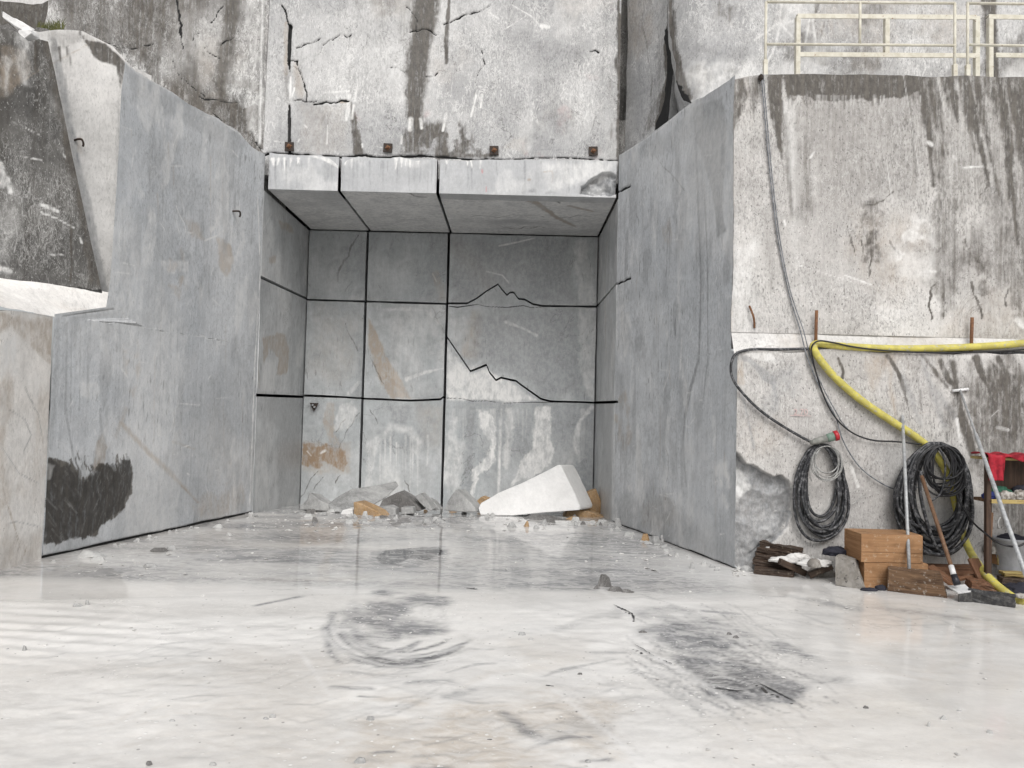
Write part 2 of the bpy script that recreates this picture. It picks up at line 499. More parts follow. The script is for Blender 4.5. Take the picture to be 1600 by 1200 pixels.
# ---- niche back wall: blocks between saw cuts
t = thing('quarry_cliff', 'dark grey back wall of the sawn recess, cut into a grid of marble blocks', 'rock wall', (0.5 * (XL + XR), YB, -0.16))
WB = wall((XL, YB), (XR, YB))
wid = XR - XL
c1, c2 = WB.sz(571, 480)[0], WB.sz(698, 500)[0]
row1 = [polyl(WB, [(474, 468), (572, 471)]), polyl(WB, [(572, 471), (640, 473), (697, 475)]),
        polyl(WB, [(699, 474), (730, 474), (745, 466), (760, 455), (778, 444), (785, 453), (792, 461), (797, 457), (803, 457), (810, 467), (820, 468), (832, 475), (848, 478), (932, 479)])]
row2 = [polyl(WB, [(474, 618), (530, 620), (560, 622), (572, 622)]), polyl(WB, [(572, 623), (640, 626), (688, 624), (697, 617)]),
        polyl(WB, [(698, 526), (735, 580), (760, 570), (765, 582), (775, 594), (783, 590), (800, 594), (806, 595), (815, 602), (835, 616), (845, 623), (860, 627), (932, 629)])]
cols = [(G, c1 - G), (c1 + G, c2 - G), (c2 + G, wid - G)]
def shift(fn, d): return lambda s: fn(s) + d
for ci, (a, b) in enumerate(cols):
    r1, r2 = row1[ci], row2[ci]
    for ri, (B, T) in enumerate(((shift(r1, G * .8), const(ZC - G)), (shift(r2, G * .8), shift(r1, -G * .8)), (const(-.4), shift(r2, -G * .8)))):
        ws = rough_edge(const(a), .006, 2.5, ci * 7 + ri), rough_edge(const(b), .006, 2.5, ci * 5 + ri + 40)
        p = Patch(WB, ws[0], ws[1], rough_edge(B, .006, 3, ri + 9), rough_edge(T, .006, 3, ri + 19), .0125, relief=.008, rscale=1.0, seed=ci * 3 + ri)
        p.noise('grey', .7, .5, .72, .5, seed=ci + ri * 3)
        p.noise('white', 1.1, .57 if ri == 2 else .60, .74, .6 if ri == 2 else .36, seed=ci * 2 + ri + 30, sz=.5)
        if ci == 2 and ri == 0:
            p.poly('grey', [(705, 372), (890, 372), (900, 474), (850, 474), (800, 455), (740, 465), (705, 474)], .55, 8, 12)
            p.poly('white', [(895, 374), (918, 372), (926, 430), (930, 474), (908, 474), (897, 420)], .42, 2, 6)
            p.stroke('white', [(780, 384), (810, 378), (835, 372)], 1.2, .6)
            p.stroke('white', [(760, 424), (785, 430), (795, 442)], 1.0, .6)
            p.stroke('tan', [(710, 380), (760, 440)], 12, .25, soft=14)
        if ci == 2 and ri == 1:
            p.stroke('black', [(702, 478.5), (760, 479), (850, 480)], .7, .8, soft=.6, warp=.2)
            p.poly('grey', [(790, 488), (905, 484), (903, 560), (920, 622), (860, 622), (800, 585), (740, 562), (740, 490)], .55, 10, 14)
            p.poly('white', [(905, 482), (930, 481), (931, 622), (916, 622), (906, 570)], .45, 2, 6)
            p.poly('tan', [(735, 484), (750, 484), (745, 560), (720, 555), (730, 510)], .5, 6, 6)
            p.poly('white', [(702, 500), (728, 492), (732, 520), (712, 535)], .3, 3, 6)
            p.stroke('white', [(790, 503), (815, 512), (838, 524)], 2, .5)
            p.poly('white', [(698, 575), (740, 569), (785, 592), (830, 615), (700, 600)], .75, 3, 6)
            p.stroke('grey', [(780, 482), (782, 560)], 1, .6)
        if ci == 2 and ri == 2:
            p.stroke('black', [(698, 622), (760, 626), (864, 629)], .6, .8, soft=.6, warp=.2)
            p.poly('white', [(699, 545), (735, 584), (762, 574), (785, 592), (830, 618), (845, 627), (700, 624), (699, 570)], .8, 3, 5)
            p.stroke('grey', [(712, 612), (742, 592)], .8, .7)
            p.stroke('grey', [(740, 595), (758, 626)], .8, .8)
            for ax in (766, 773):
                p.stroke('grey', [(ax, 606), (ax, 624)], 1.3, .8, warp=.4)
            p.stroke('grey', [(766, 614), (773, 614)], 1.0, .8, warp=.3)
            p.poly('white', [(742, 638), (765, 640), (776, 680), (772, 720), (750, 745), (740, 780), (733, 778), (738, 730), (760, 715), (765, 690), (750, 670)], .8, 2, 7)
            p.poly('white', [(835, 634), (862, 634), (862, 725), (830, 745), (798, 760), (812, 720), (830, 700), (833, 660)], .75, 2, 6)
            p.poly('white', [(702, 660), (716, 650), (716, 700), (722, 765), (702, 775)], .45, 4, 8)
            p.stroke('white', [(782, 655), (779, 770)], 2.2, .7, warp=.8)
            p.poly('white', [(795, 640), (805, 655), (800, 690), (790, 730), (786, 690)], .5, 3, 7)
            p.stroke('grey', [(736, 640), (734, 780)], 7, .6, soft=5)
            p.poly('grey', [(868, 634), (928, 632), (925, 770), (862, 770), (862, 690)], .5, 6, 6)
            p.stroke('white', [(925, 636), (905, 660), (900, 690), (905, 720)], [3, 3, 5, 3], .6)
            p.drips('white', 705, 925, 640, 22, 20, 90, 1.4, .45, seed=4)
            p.poly('tan', [(745, 780), (760, 772), (756, 790), (745, 792)], .7, 2, 3)
        if ci == 1 and ri == 0:
            p.stroke('tan', [(680, 430), (692, 465)], 6, .5)
            p.stroke('white', [(676, 428), (682, 440)], .8, .6)
            p.stroke('grey', [(590, 372), (575, 395)], 2, .5); p.stroke('grey', [(614, 375), (606, 400)], 1.5, .5)
        if ci == 1 and ri == 1:
            p.poly('tan', [(576, 498), (590, 520), (602, 555), (622, 580), (640, 622), (612, 622), (590, 590), (576, 540)], .9, 2, 3)
            p.stroke('rust', [(606, 590), (630, 610), (640, 622)], 3, .35)
            p.stroke('white', [(600, 484), (640, 482), (672, 490), (690, 510)], [2, 4, 4, 2], .55)
            p.stroke('white', [(636, 592), (660, 583), (694, 575)], [4, 2.5, 2], .6)
            p.stroke('grey', [(640, 484), (618, 520), (615, 560)], 7, .5, soft=6)
            p.stroke('grey', [(636, 560), (634, 585)], 6, .5, soft=4)
            p.stroke('dark', [(675, 480), (694, 520)], .9, .6)
            p.stroke('dark', [(575, 545), (588, 580), (600, 600)], .9, .5)
        if ci == 1 and ri == 2:
            p.stroke('white', [(592, 690), (612, 668), (640, 672), (655, 690), (650, 705), (630, 700)], [2, 5, 5, 5, 4, 1], .5, soft=5)
            p.drips('white', 588, 680, lambda x: 672 + (x % 30), 14, 40, 100, 1.2, .6, seed=8)
            p.poly('white', [(572, 690), (592, 680), (586, 760), (570, 765)], .45, 4, 6)
            p.poly('grey', [(605, 635), (640, 632), (635, 660), (615, 665)], .5, 5, 5)
            p.stroke('dark', [(578, 640), (590, 662)], .8, .7); p.stroke('dark', [(632, 750), (640, 768)], .8, .7)
            p.poly('tan', [(650, 632), (692, 632), (690, 700), (660, 690)], .25, 8, 8)
        if ci == 0 and ri == 0:
            p.stroke('dark', [(560, 368), (548, 385), (545, 400), (532, 418), (528, 440)], [1, 1.4, 1.4, 1.6, .8], .5)
            p.poly('grey', [(500, 410), (560, 370), (540, 440), (505, 460)], .35, 8, 8)
            p.stroke('dark', [(550, 440), (540, 455)], .8, .6)
        if ci == 0 and ri == 1:
            p.poly('tan', [(500, 480), (555, 500), (560, 560), (530, 600), (480, 590)], .22, 14, 12)
            p.stroke('dark', [(540, 505), (550, 530), (559, 548)], 1, .6)
            p.stroke('grey', [(566, 560), (562, 620)], 5, .5)
            p.stroke('white', [(545, 615), (560, 598)], 3, .5)
        if ci == 0 and ri == 2:
            p.poly('rust', [(470, 690), (485, 690), (500, 697), (512, 690), (520, 700), (538, 705), (543, 725), (535, 735), (520, 730), (505, 722), (500, 735), (485, 728), (470, 726)], .85, 2, 5)
            p.poly('tan', [(472, 686), (546, 694), (548, 740), (500, 742), (472, 734)], .5, 4, 6)
            p.poly('tan', [(510, 628), (525, 628), (520, 660), (530, 695), (512, 695), (505, 660)], .6, 2, 4)
            p.poly('white', [(530, 632), (550, 626), (560, 640), (545, 670), (522, 675)], .5, 2, 4)
            for q in ([(562, 645), (545, 668), (530, 700)], [(540, 655), (525, 675)], [(497, 736), (475, 772), (462, 782)], [(505, 745), (490, 765)], [(532, 742), (524, 755)], [(548, 760), (556, 772)]):
                p.stroke('dark', q, .8, .65, warp=.4)
            p.stroke('white', [(502, 708), (508, 704)], 2, .8); p.stroke('white', [(480, 705), (486, 712)], 1, .8)
            p.poly('dark', [(480, 632), (500, 636), (495, 652), (482, 650)], .3, 4, 4)
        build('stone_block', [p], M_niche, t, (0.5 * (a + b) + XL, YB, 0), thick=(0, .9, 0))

# ---- niche side walls
for side in (0, 1):
    if side == 0:
        W = wall((XL, YF), (XL, YB)); t = thing('quarry_cliff', 'narrow mottled side wall of the recess on the left, in three sawn tiers', 'rock wall', (XL, YF, -.1))
        k1, k2 = polyl(W, [(408, 433), (478, 466)]), polyl(W, [(395, 617), (473, 620)])
        th = (-.9, 0, 0)
    else:
        W = wall((XR, YB), (XR, YF)); t = thing('quarry_cliff', 'very narrow side wall of the recess on the right, foreshortened and streaked', 'rock wall', (XR, YF, -.1))
        k1, k2 = polyl(W, [(933, 478), (958, 449)]), polyl(W, [(930, 629), (962, 628)])
        th = (.9, 0, 0)
    for ri, (B, T) in enumerate(((shift(k1, G), const(ZC - G)), (shift(k2, G), shift(k1, -G)), (const(-.4), shift(k2, -G)))):
        s0, s1 = (0.0, YB - YF + .9) if side == 0 else (-.9, YB - YF)
        p = Patch(W, const(s0), const(s1), B, T, .02, relief=.008, seed=60 + ri + side * 5)
        p.noise('grey', .9, .5, .7, .5, seed=ri + 3)
        p.noise('white', 1.3, .58, .7, .4, seed=ri + 13)
        if side == 0:
            if ri == 0:
                p.poly('tan', [(435, 345), (455, 352), (460, 365), (440, 358)], .7, 2, 4); p.poly('tan', [(420, 402), (432, 398), (430, 412), (420, 412)], .7, 2, 3)
                p.stroke('white', [(422, 305), (424, 335), (412, 358)], 1.2, .7, warp=.4)
            if ri == 1:
                p.poly('tan', [(408, 526), (445, 522), (452, 550), (448, 580), (430, 590), (436, 560), (420, 545), (412, 565)], .85, 2, 5)
                p.stroke('rust', [(402, 560), (405, 605)], 3, .4)
                p.stroke('grey', [(420, 440), (424, 470)], 3, .5); p.poly('white', [(410, 568), (432, 560), (430, 612), (408, 612)], .5, 3, 4)
            if ri == 2:
                p.poly('white', [(400, 710), (415, 690), (420, 790), (398, 800)], .45, 5, 6); p.poly('grey', [(440, 640), (470, 630), (466, 780), (440, 785)], .5, 6, 8)
        else:
            p.stroke('tan', [(948, 380), (945, 440), (947, 560)], 3, .6); p.stroke('tan', [(955, 500), (957, 610)], 1.5, .7)
            p.stroke('grey', [(950, 690), (947, 740)], 3, .6)
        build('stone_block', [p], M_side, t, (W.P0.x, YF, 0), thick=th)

# solid rock closing the saw cuts from behind
def rbox(name, x0, x1, y0, y1, z0, z1, parent, mat=None):
    W0 = wall((x0, y0), (x1, y0))
    q = Patch(W0, const(0), const(x1 - x0), const(z0), const(z1), .4, relief=0, seed=3)
    build(name, [q], mat or M_niche, parent, (x0, y0, z0), thick=(0, y1 - y0, 0), cap=True)
t = thing('rock_mass', 'solid rock seen only as blackness at the back of the saw cuts', 'rock wall', (XL, YB + 1.0, -.4))
rbox('backing', XL - 1.8, XR + 1.8, YB + .95, YB + 1.5, -.5, 5.6, t)
rbox('side_rock', XL - 1.6, XL - .85, YF + .3, YB + .9, -.5, 5.6, t)
rbox('side_rock', XR + .85, XR + 1.6, YF + .3, YB + .9, -.5, 5.6, t)
rbox('roof_rock', XL - 1.6, XR + 1.6, YF + .45, YB + .9, ZC + .45, ZC + 1.3, t, M_black)  # dark material stands in for shade where the slot shows it
# ---- lintel: three blocks, front face + soffit
t = thing('marble_lintel', 'pale overhanging marble beam across the top of the recess, sawn in three lengths', 'rock ledge', ((XL + XR) / 2, YF, ZC))
WF = wall((XL, YF), (XR, YF))
WC = Plane((XL, YB, ZC - .004), (1, 0, 0), (0, -1, 0))
d1, d2 = WF.sz(530, 297)[0], WF.sz(684, 297)[0]
topf = rough_edge(polyl(WF, [(400, 236), (430, 240), (470, 243), (500, 242), (515, 247), (531, 262), (542, 250), (560, 244), (600, 249), (625, 245), (650, 251), (690, 249), (720, 252), (760, 249), (968, 252)]), .012, 6, 77)
x0 = WF.sz(419, 297)[0]
for i, (a, b) in enumerate(((x0, d1 - G), (d1 + G, d2 - G), (d2 + G, wid - .03))):
    p = Patch(WF, const(a), const(b), const(ZC), topf, .014, relief=.006, seed=90 + i)
    c = Patch(WC, const(a), const(b), const(.02), const(YB - YF - (.28 if i == 2 else .012)), .02, relief=.004, seed=95 + i)
    xa, xb = ((420, 528), (532, 682), (687, 960))[i]
    p.drips('grey', xa, xb, 252, (16, 18, 14)[i], 20, 48, 1.3, .75, seed=i)
    p.noise('white', 2.2, .55, .7, .35, seed=i)
    for j in range(9 if i < 2 else 4):
        xx = random.uniform(xa, min(xb, 760)); p.stroke('white', [(xx, 248), (xx + random.uniform(-3, 3), 252 + random.uniform(3, 14))], [2.5, .6], .9)
    if i == 0: p.poly('white', [(480, 243), (515, 246), (531, 258), (532, 264), (520, 258), (500, 248)], .9, 1.5, 2)
    c.noise('grey', .8, .5, .72, .6, seed=i + 5, sx=.5)
    c.noise('white', .9, .6, .75, .3, seed=i + 8)
    if i == 2:
        p.poly('grey', [(904, 304), (908, 292), (925, 281), (940, 272), (955, 270), (964, 275), (964, 304)], 1.0, 1.2, 3, dig=.05, digrough=.16)
        p.poly('white', [(845, 252), (960, 252), (955, 270), (925, 280), (860, 296), (850, 280)], .6, 8, 8)
        p.stroke('grey', [(820, 252), (820, 285), (818, 300)], [1.5, 1.5, 4], .9); p.stroke('grey', [(889, 254), (889, 300)], 1.4, .7)
        p.stroke('grey', [(900, 254), (903, 275)], 2, .7); p.stroke('grey', [(940, 254), (947, 266)], 2, .7)
        p.poly('grey', [(824, 301), (826, 294), (836, 293), (838, 302)], .8, 1.5, 2); p.poly('grey', [(853, 302), (860, 297), (868, 302)], .8, 1.5, 2)
        p.stroke('rust', [(849, 269), (862, 267), (864, 272), (863, 285)], [.5, .9, 1.1, .5], 1.0, soft=.6, warp=.3)
        p.stroke('rust', [(826, 281), (828, 281)], 2, .7); p.stroke('red', [(753, 265), (754, 270)], 1, .6); p.stroke('red', [(760, 292), (760, 299)], .8, .6)
        c.stroke('tan', [(805, 304), (840, 318), (870, 340), (900, 355)], [2, 6, 4, 2], 1.0, warp=4)
        c.stroke('tan', [(890, 322), (925, 330)], 4, .9); c.stroke('dark', [(860, 312), (875, 318)], 1.5, .7); c.stroke('dark', [(905, 306), (915, 312)], 1.5, .7)
        for q in ([(735, 339), (790, 338), (850, 339)], [(775, 355), (805, 356)], [(820, 356), (850, 355)], [(875, 340), (930, 338)], [(780, 352), (805, 358), (840, 354)]):
            c.stroke('dark', q, 1, .6, warp=1)
    if i == 0: c.stroke('dark', [(440, 307), (478, 308)], .6, .5)
    if i == 1: c.stroke('dark', [(630, 300), (665, 308)], [1, 2.5], .6); c.stroke('dark', [(595, 308), (615, 309)], .7, .6)
    c.att[:, 1] = np.maximum(c.att[:, 1], .7 * (1 - np.clip(c.att[:, [0, 2, 3]].max(1) * 1.6, 0, 1)))  # underside whitened in place of light missing below the lintel
    build('stone_block', [p, c], M_lint, t, ((a + b) / 2 + XL, YF, ZC), thick=[(0, .5, 0), (0, 0, .5)])

# ---- left sawn cheek wall
def weather(p, x0, x1, y0, y1, seed, n=90):
    r = random.Random(seed)
    p.noise('white', 1.0, .50, .70, .38, seed=seed, sz=.6); p.noise('grey', .8, .52, .70, .45, seed=seed + 1, sz=.6)
    p.noise('white', 4.5, .60, .72, .45, seed=seed + 2, sz=.35); p.noise('grey', 5.0, .62, .74, .45, seed=seed + 3, sz=.25)
    for _ in range(n):
        x, y = r.uniform(x0, x1), r.uniform(y0, y1); l = r.uniform(4, 26); a = r.choice([r.uniform(60, 120), r.uniform(20, 160), r.uniform(-20, 20)])
        p.stroke('white', [(x, y), (x + l * .5 * math.cos(math.radians(a)) + r.uniform(-1.5, 1.5), y + l * .5 * math.sin(math.radians(a))), (x + l * math.cos(math.radians(a)), y + l * math.sin(math.radians(a)))], [.4, r.uniform(.6, 1.5), .3], r.uniform(.25, .75), soft=.8, warp=.5)
    for _ in range(n // 3):
        x, y = r.uniform(x0, x1), r.uniform(y0, y1 - 80); l = r.uniform(30, 190)
        p.stroke(r.choice(['grey', 'grey', 'tan']), [(x, y), (x + r.uniform(-1.5, 1.5), y + l * .5), (x + r.uniform(-2, 2), y + l)], [r.uniform(.6, 2.2), r.uniform(.6, 1.8), .3], r.uniform(.25, .6), soft=1.2, warp=.6)
    for _ in range(n // 6):
        x, y = r.uniform(x0, x1), r.uniform(y0, y1); w, h = r.uniform(6, 22), r.uniform(14, 60)
        p.spots(r.choice(['white', 'white', 'grey', 'tan']), [(x - w, y - h * .6), (x + w * .4, y - h), (x + w, y), (x + w * .3, y + h), (x - w * .8, y + h * .5)], 7, .42, .62, r.uniform(.3, .65), 5, int(x))
def base_gap_shadow(p, h):
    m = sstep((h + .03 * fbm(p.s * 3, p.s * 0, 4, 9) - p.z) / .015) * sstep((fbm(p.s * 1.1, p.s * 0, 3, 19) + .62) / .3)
    p.att[:, CH['black']] = np.maximum(p.att[:, CH['black']], m)  # gap at the wall foot, its contact shadow painted black
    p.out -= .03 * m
WK = wall((LO.x, LO.y), (XL, YF))
LEN = math.hypot(XL - LO.x, YF - LO.y)
sU = WK.sz(165, 480)[0]
zS = WK.sz(130, 497)[1]
upL = polyl_v(WK, [(163, 497), (172, 440), (182, 300), (190, 140), (196, 98)])
def Lk(z): return np.where(z < zS, 0.01 + 0 * z, upL(z)) + .01 * fbm(z * 4, z * 0, 4, 5)
Tk = rough_edge(polyl(WK, [(60, 92), (196, 97), (212, 112), (232, 122), (262, 140), (300, 165), (340, 185), (375, 208), (392, 228), (404, 236), (413, 240)]), .02, 5, 3)
p = Patch(WK, Lk, const(LEN - .012), const(-.35), Tk, .0115, relief=.008, rscale=.8, seed=21)
p.noise('white', .8, .56, .76, .22, seed=3); p.noise('grey', .6, .55, .75, .35, seed=4)
p.noise('tan', .7, .62, .8, .2, seed=14)
# rubbed black patch
p.poly('dark', [(72, 708), (80, 716), (95, 716), (110, 728), (125, 735), (132, 752), (140, 738), (152, 728), (162, 722), (175, 727), (185, 735), (190, 720), (203, 720), (208, 740), (206, 770), (195, 795), (178, 812), (160, 820), (150, 838), (120, 842), (90, 850), (66, 852), (66, 780), (70, 745)], .97, 3, 5, 12)
for _ in range(60):
    x = random.uniform(76, 204); y = 722 + random.uniform(-4, 10) + 14 * math.sin(x * .09)
    p.stroke('dark', [(x, y), (x + random.uniform(2, 8), y + random.uniform(10, 24))], [.8, 1.6], .8, soft=.8, warp=.2)
for _ in range(90):
    x, y = random.uniform(70, 200), random.uniform(722, 845)
    l = random.uniform(4, 22); d = random.uniform(.4, .95) if x < 125 else random.uniform(-.5, .2)
    p.stroke('white', [(x, y), (x + l * d, y + l)], random.choice([.45, .6, .6, .8]), random.uniform(.12, .42), soft=.6, warp=.1)
for q in ([(92, 745), (118, 790), (132, 830)], [(88, 740), (105, 765), (128, 812)], [(110, 738), (120, 752), (126, 760)], [(136, 745), (128, 790), (124, 815)]): p.stroke('grey', q, [1.5, 3, 1], .8, soft=2)
p.poly('white', [(72, 722), (84, 728), (78, 748), (70, 748)], .6, 2, 4)
for q, w, v in (([(105, 505), (102, 640), (110, 690), (116, 720)], 2.2, .6), ([(112, 500), (110, 660)], 1.2, .55), ([(126, 505), (124, 640)], 1.2, .5), ([(92, 500), (80, 700)], 4, .4),
                ([(255, 270), (252, 500), (250, 640)], .9, .6), ([(302, 230), (300, 330)], .8, .5), ([(374, 240), (372, 380)], .7, .5), ([(395, 330), (393, 380)], 1, .5), ([(157, 640), (158, 690)], 2.5, .6),
                ([(350, 690), (352, 730)], 1.2, .5), ([(312, 650), (311, 700)], 1.5, .45)):
    p.stroke('grey', q, w, v)
p.poly('tan', [(150, 692), (160, 678), (167, 700), (160, 735), (146, 735)], .95, 3, 4)
p.stroke('tan', [(188, 660), (230, 705), (262, 735), (310, 785)], [2.5, 4.5, 4.5, 1.6], 1.0, soft=3); p.stroke('rust', [(280, 755), (308, 785)], .8, .7)
p.stroke('tan', [(196, 640), (180, 682)], 3.5, .5, soft=4); p.stroke('tan', [(270, 690), (305, 702)], 2, .5)
p.poly('tan', [(340, 375), (360, 385), (366, 410), (355, 432), (345, 420)], 1.0, 4, 6); p.poly('tan', [(285, 340), (310, 350), (320, 375), (300, 372)], .5, 4, 6)
p.poly('tan', [(300, 790), (380, 750), (385, 790), (310, 815)], .5, 12, 10)
p.poly('white', [(250, 408), (295, 408), (295, 425), (260, 428)], .5, 3, 4); p.stroke('white', [(320, 376), (340, 368), (350, 360)], 1.5, .7)
for q in ([(275, 322), (280, 335), (288, 350), (292, 372)], [(275, 345), (282, 372)], [(333, 418), (330, 430)], [(180, 425), (205, 428)], [(190, 410), (210, 415)], [(270, 230), (278, 210)], [(355, 300), (357, 320)], [(363, 235), (372, 245)],
          [(275, 630), (312, 633)], [(185, 570), (200, 590)], [(205, 575), (210, 590)]):
    p.stroke('white', q, 1.1, .7)
p.noise('dark', 2.0, .64, .78, .25, seed=9, sz=.5)
p.stroke('white', [(402, 300), (407, 420), (397, 600), (390, 790)], [1.2, 1.6, 1.8, 1.2], .85, warp=1.5)
p.stroke('white', [(190, 92), (215, 115), (265, 142), (330, 180), (376, 210), (400, 236)], .9, .8, warp=1)
p.poly('grey', [(196, 102), (300, 165), (376, 215), (360, 235), (280, 190), (205, 150)], .45, 8, 8)
weather(p, 110, 400, 150, 760, 5, 110)
p.poly('black', [(70, 712), (110, 728), (132, 752), (162, 722), (203, 720), (208, 750), (195, 795), (160, 822), (140, 842), (68, 855)], .47, 4, 6, 12)
base_gap_shadow(p, .035)
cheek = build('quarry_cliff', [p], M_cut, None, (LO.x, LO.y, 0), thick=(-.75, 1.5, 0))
tag(cheek, 'grey sawn marble wall with a rubbed black patch at its lower left corner', 'rock wall')

# ---- right sawn cheek wall
WG = wall((XR, YF), (RO.x, RO.y))
LENr = math.hypot(RO.x - XR, RO.y - YF)
JUT = .12
zL = atY(1200, 549, RO.y - JUT).z
def Rk(z): return LENr + np.where(z < zL, JUT * LENr / (YF - RO.y), 0.0) + .008 * fbm(z * 4, z * 0, 4, 6)
Tg = rough_edge(polyl(WG, [(960, 246), (975, 238), (1000, 222), (1030, 200), (1060, 176), (1075, 164), (1100, 150), (1135, 128)]), .015, 5, 8)
p = Patch(WG, const(.012), Rk, const(-.35), Tg, .014, relief=.007, rscale=.8, seed=31)
p.noise('white', .8, .55, .78, .28, seed=6); p.noise('grey', .6, .58, .78, .3, seed=7)
p.poly('grey', [(1082, 168), (1128, 150), (1134, 200), (1128, 330), (1134, 360), (1120, 370), (1112, 300), (1098, 250), (1085, 215)], .85, 3, 4)
p.stroke('grey', [(1088, 235), (1092, 350), (1095, 450), (1092, 560), (1078, 610), (1070, 650), (1067, 690), (1072, 760)], [3, 3, 2.5, 3, 5, 4, 1.5, .8], .9, soft=1.5, warp=1)
p.stroke('grey', [(1100, 290), (1105, 400), (1106, 560), (1098, 632)], [3, 2, 1.6, .8], .85, soft=1.2, warp=1)
p.poly('grey', [(1084, 160), (1050, 205), (1010, 222), (980, 244), (1000, 250), (1060, 230), (1084, 215)], .4, 8, 8)
p.poly('grey', [(950, 790), (1020, 760), (1060, 790), (1100, 830), (1138, 840), (1138, 890), (960, 820)], .55, 12, 14)
p.poly('tan', [(1000, 790), (1040, 770), (1060, 800), (1040, 830), (1005, 820)], .4, 10, 8)
for q, w in (([(958, 307), (970, 298), (985, 290)], 1.6), ([(956, 450), (970, 441), (985, 435)], 1.5), ([(958, 628), (965, 628.5)], 1.6)):
    p.stroke('black', q, w, 1.0, soft=.7, warp=.2, dig=.04)
p.drips('white', 985, 1125, lambda x: 440 + (x * 7 % 200), 26, 20, 90, 1.2, .45, slant=-.1, seed=12)
p.stroke('white', [(1065, 530), (1062, 590)], 2.5, .5); p.stroke('white', [(1048, 575), (1036, 610)], 1.2, .6); p.stroke('white', [(962, 260), (961, 420), (960, 780)], .8, .6)
for q in ([(1024, 243), (1035, 260), (1070, 298)], [(974, 262), (974, 300)], [(994, 330), (998, 352)], [(1040, 700), (1044, 720), (1041, 790)]): p.stroke('dark', q, .8, .5)
p.stroke('white', [(975, 240), (1030, 203), (1062, 176), (1100, 150)], .8, .7, warp=.6)
weather(p, 965, 1135, 230, 850, 15, 80)
base_gap_shadow(p, .02)
o = build('quarry_cliff', [p], M_cut, None, (RO.x, RO.y, 0), thick=tuple(Vector((.3, 1.1, 0))))
tag(o, 'grey sawn marble wall with long dark water runs beside the white hose wall', 'rock wall')

# ---- right front bench: upper wall, shelf, lower wall
XE = 7.2
XW = RO.x + JUT * (RO.x - XR) / (YF - RO.y)
WU = wall((RO.x, RO.y), (XE, RO.y))
zT = atY(1300, 119, RO.y).z
zU = zL + .20
t = thing('quarry_bench', 'streaked pale bench wall carrying the railings, with hose ledge halfway up', 'rock wall', (RO.x, RO.y, 0))
Tu = rough_edge(polyl(WU, [(1133, 127), (1165, 120), (1190, 116), (1240, 115.5), (1300, 116), (1420, 118), (1455, 121), (1510, 117), (1560, 121), (1600, 120), (1780, 124)]), .012, 4, 9)
p = Patch(WU, rough_edge(const(0), .012, 3, 4), const(XE - RO.x), const(zU), Tu, .0125, relief=.012, rscale=1.0, seed=41, rough=.003)
p.poly('dark', [(1440, 110), (1800, 110), (1800, 480), (1640, 470), (1560, 380), (1500, 330), (1455, 300)], .42, 30, 25, 2); p.poly('dark', [(1225, 112), (1450, 112), (1460, 230), (1235, 230)], .34, 30, 20, 2)
p.poly('dark', [(1222, 112), (1440, 114), (1440, 140), (1420, 150), (1390, 150), (1340, 158), (1300, 158), (1260, 152), (1228, 150)], 1.0, 3, 5, 7)
p.drips('dark', 1225, 1440, 140, 40, 12, 34, 3, .8, seed=3)
p.poly('dark', [(1195, 112), (1226, 112), (1222, 180), (1222, 250), (1212, 215), (1200, 170)], 1.0, 4, 4)
p.poly('dark', [(1136, 122), (1165, 118), (1170, 150), (1150, 215), (1140, 200)], .75, 4, 6); p.poly('dark', [(1166, 118), (1195, 114), (1190, 150), (1177, 205), (1168, 160)], .7, 5, 6)
for pts, w, v in (([(1440, 114), (1443, 150), (1452, 205), (1458, 290)], [10, 9, 7, 3], .95), ([(1460, 116), (1466, 170), (1480, 240)], [8, 7, 2], .75), ([(1482, 114), (1490, 150), (1496, 190)], [8, 8, 3], .95),
                  ([(1508, 114), (1520, 180), (1536, 245), (1545, 290)], [7, 8, 6, 2], .98), ([(1535, 114), (1545, 150)], [8, 3], .7), ([(1562, 118), (1572, 200), (1582, 300), (1590, 380)], [9, 11, 8, 4], .95),
                  ([(1585, 118), (1600, 200), (1620, 330)], [10, 12, 9], .9), ([(1630, 118), (1650, 260), (1680, 420)], [14, 14, 8], .9), ([(1680, 118), (1700, 300)], [14, 8], .8),
                  ([(1225, 180), (1232, 260), (1238, 340)], [6, 6, 4], .6), ([(1420, 150), (1430, 240), (1438, 330)], [5, 5, 2], .5)):
    p.stroke('dark', pts, w, v, soft=np.mean(w) * .9, warp=3)
p.poly('dark', [(1455, 300), (1490, 310), (1510, 400), (1495, 480), (1470, 500), (1460, 420)], .55, 12, 16); p.poly('dark', [(1540, 330), (1600, 330), (1640, 460), (1600, 520), (1560, 440)], .55, 18, 20)
p.poly('dark', [(1500, 200), (1560, 210), (1570, 300), (1520, 300)], .45, 16, 14)
for q, w, v in (([(1362, 378), (1362, 405), (1358, 432)], [1.2, 1.5, .8], .9), ([(1320, 345), (1330, 375), (1336, 410)], [.8, 1.2, .6], .9), ([(1346, 375), (1348, 410)], 1, .9),
                ([(1390, 375), (1410, 400), (1420, 420), (1430, 455)], 1, .7), ([(1355, 320), (1375, 315), (1395, 300)], [1, 1.4, 1], .8), ([(1460, 445), (1452, 470), (1456, 498)], 1.1, .9),
                ([(1470, 430), (1478, 480), (1474, 495)], 1.2, .8), ([(1518, 440), (1528, 470), (1534, 498)], [1.5, 2, 1], .9), 
                ([(1575, 450), (1572, 478)], 1, .9), ([(1320, 450), (1322, 470), (1317, 488)], .8, .7), ([(1545, 280), (1530, 310)], 1, .8), ([(1500, 350), (1515, 395), (1535, 420), (1528, 430)], [1, 2, 3, 1], .7)):
    p.stroke('dark', q, w, v, warp=1.6)
p.noise('tan', 1.0, .58, .75, .3, seed=17)
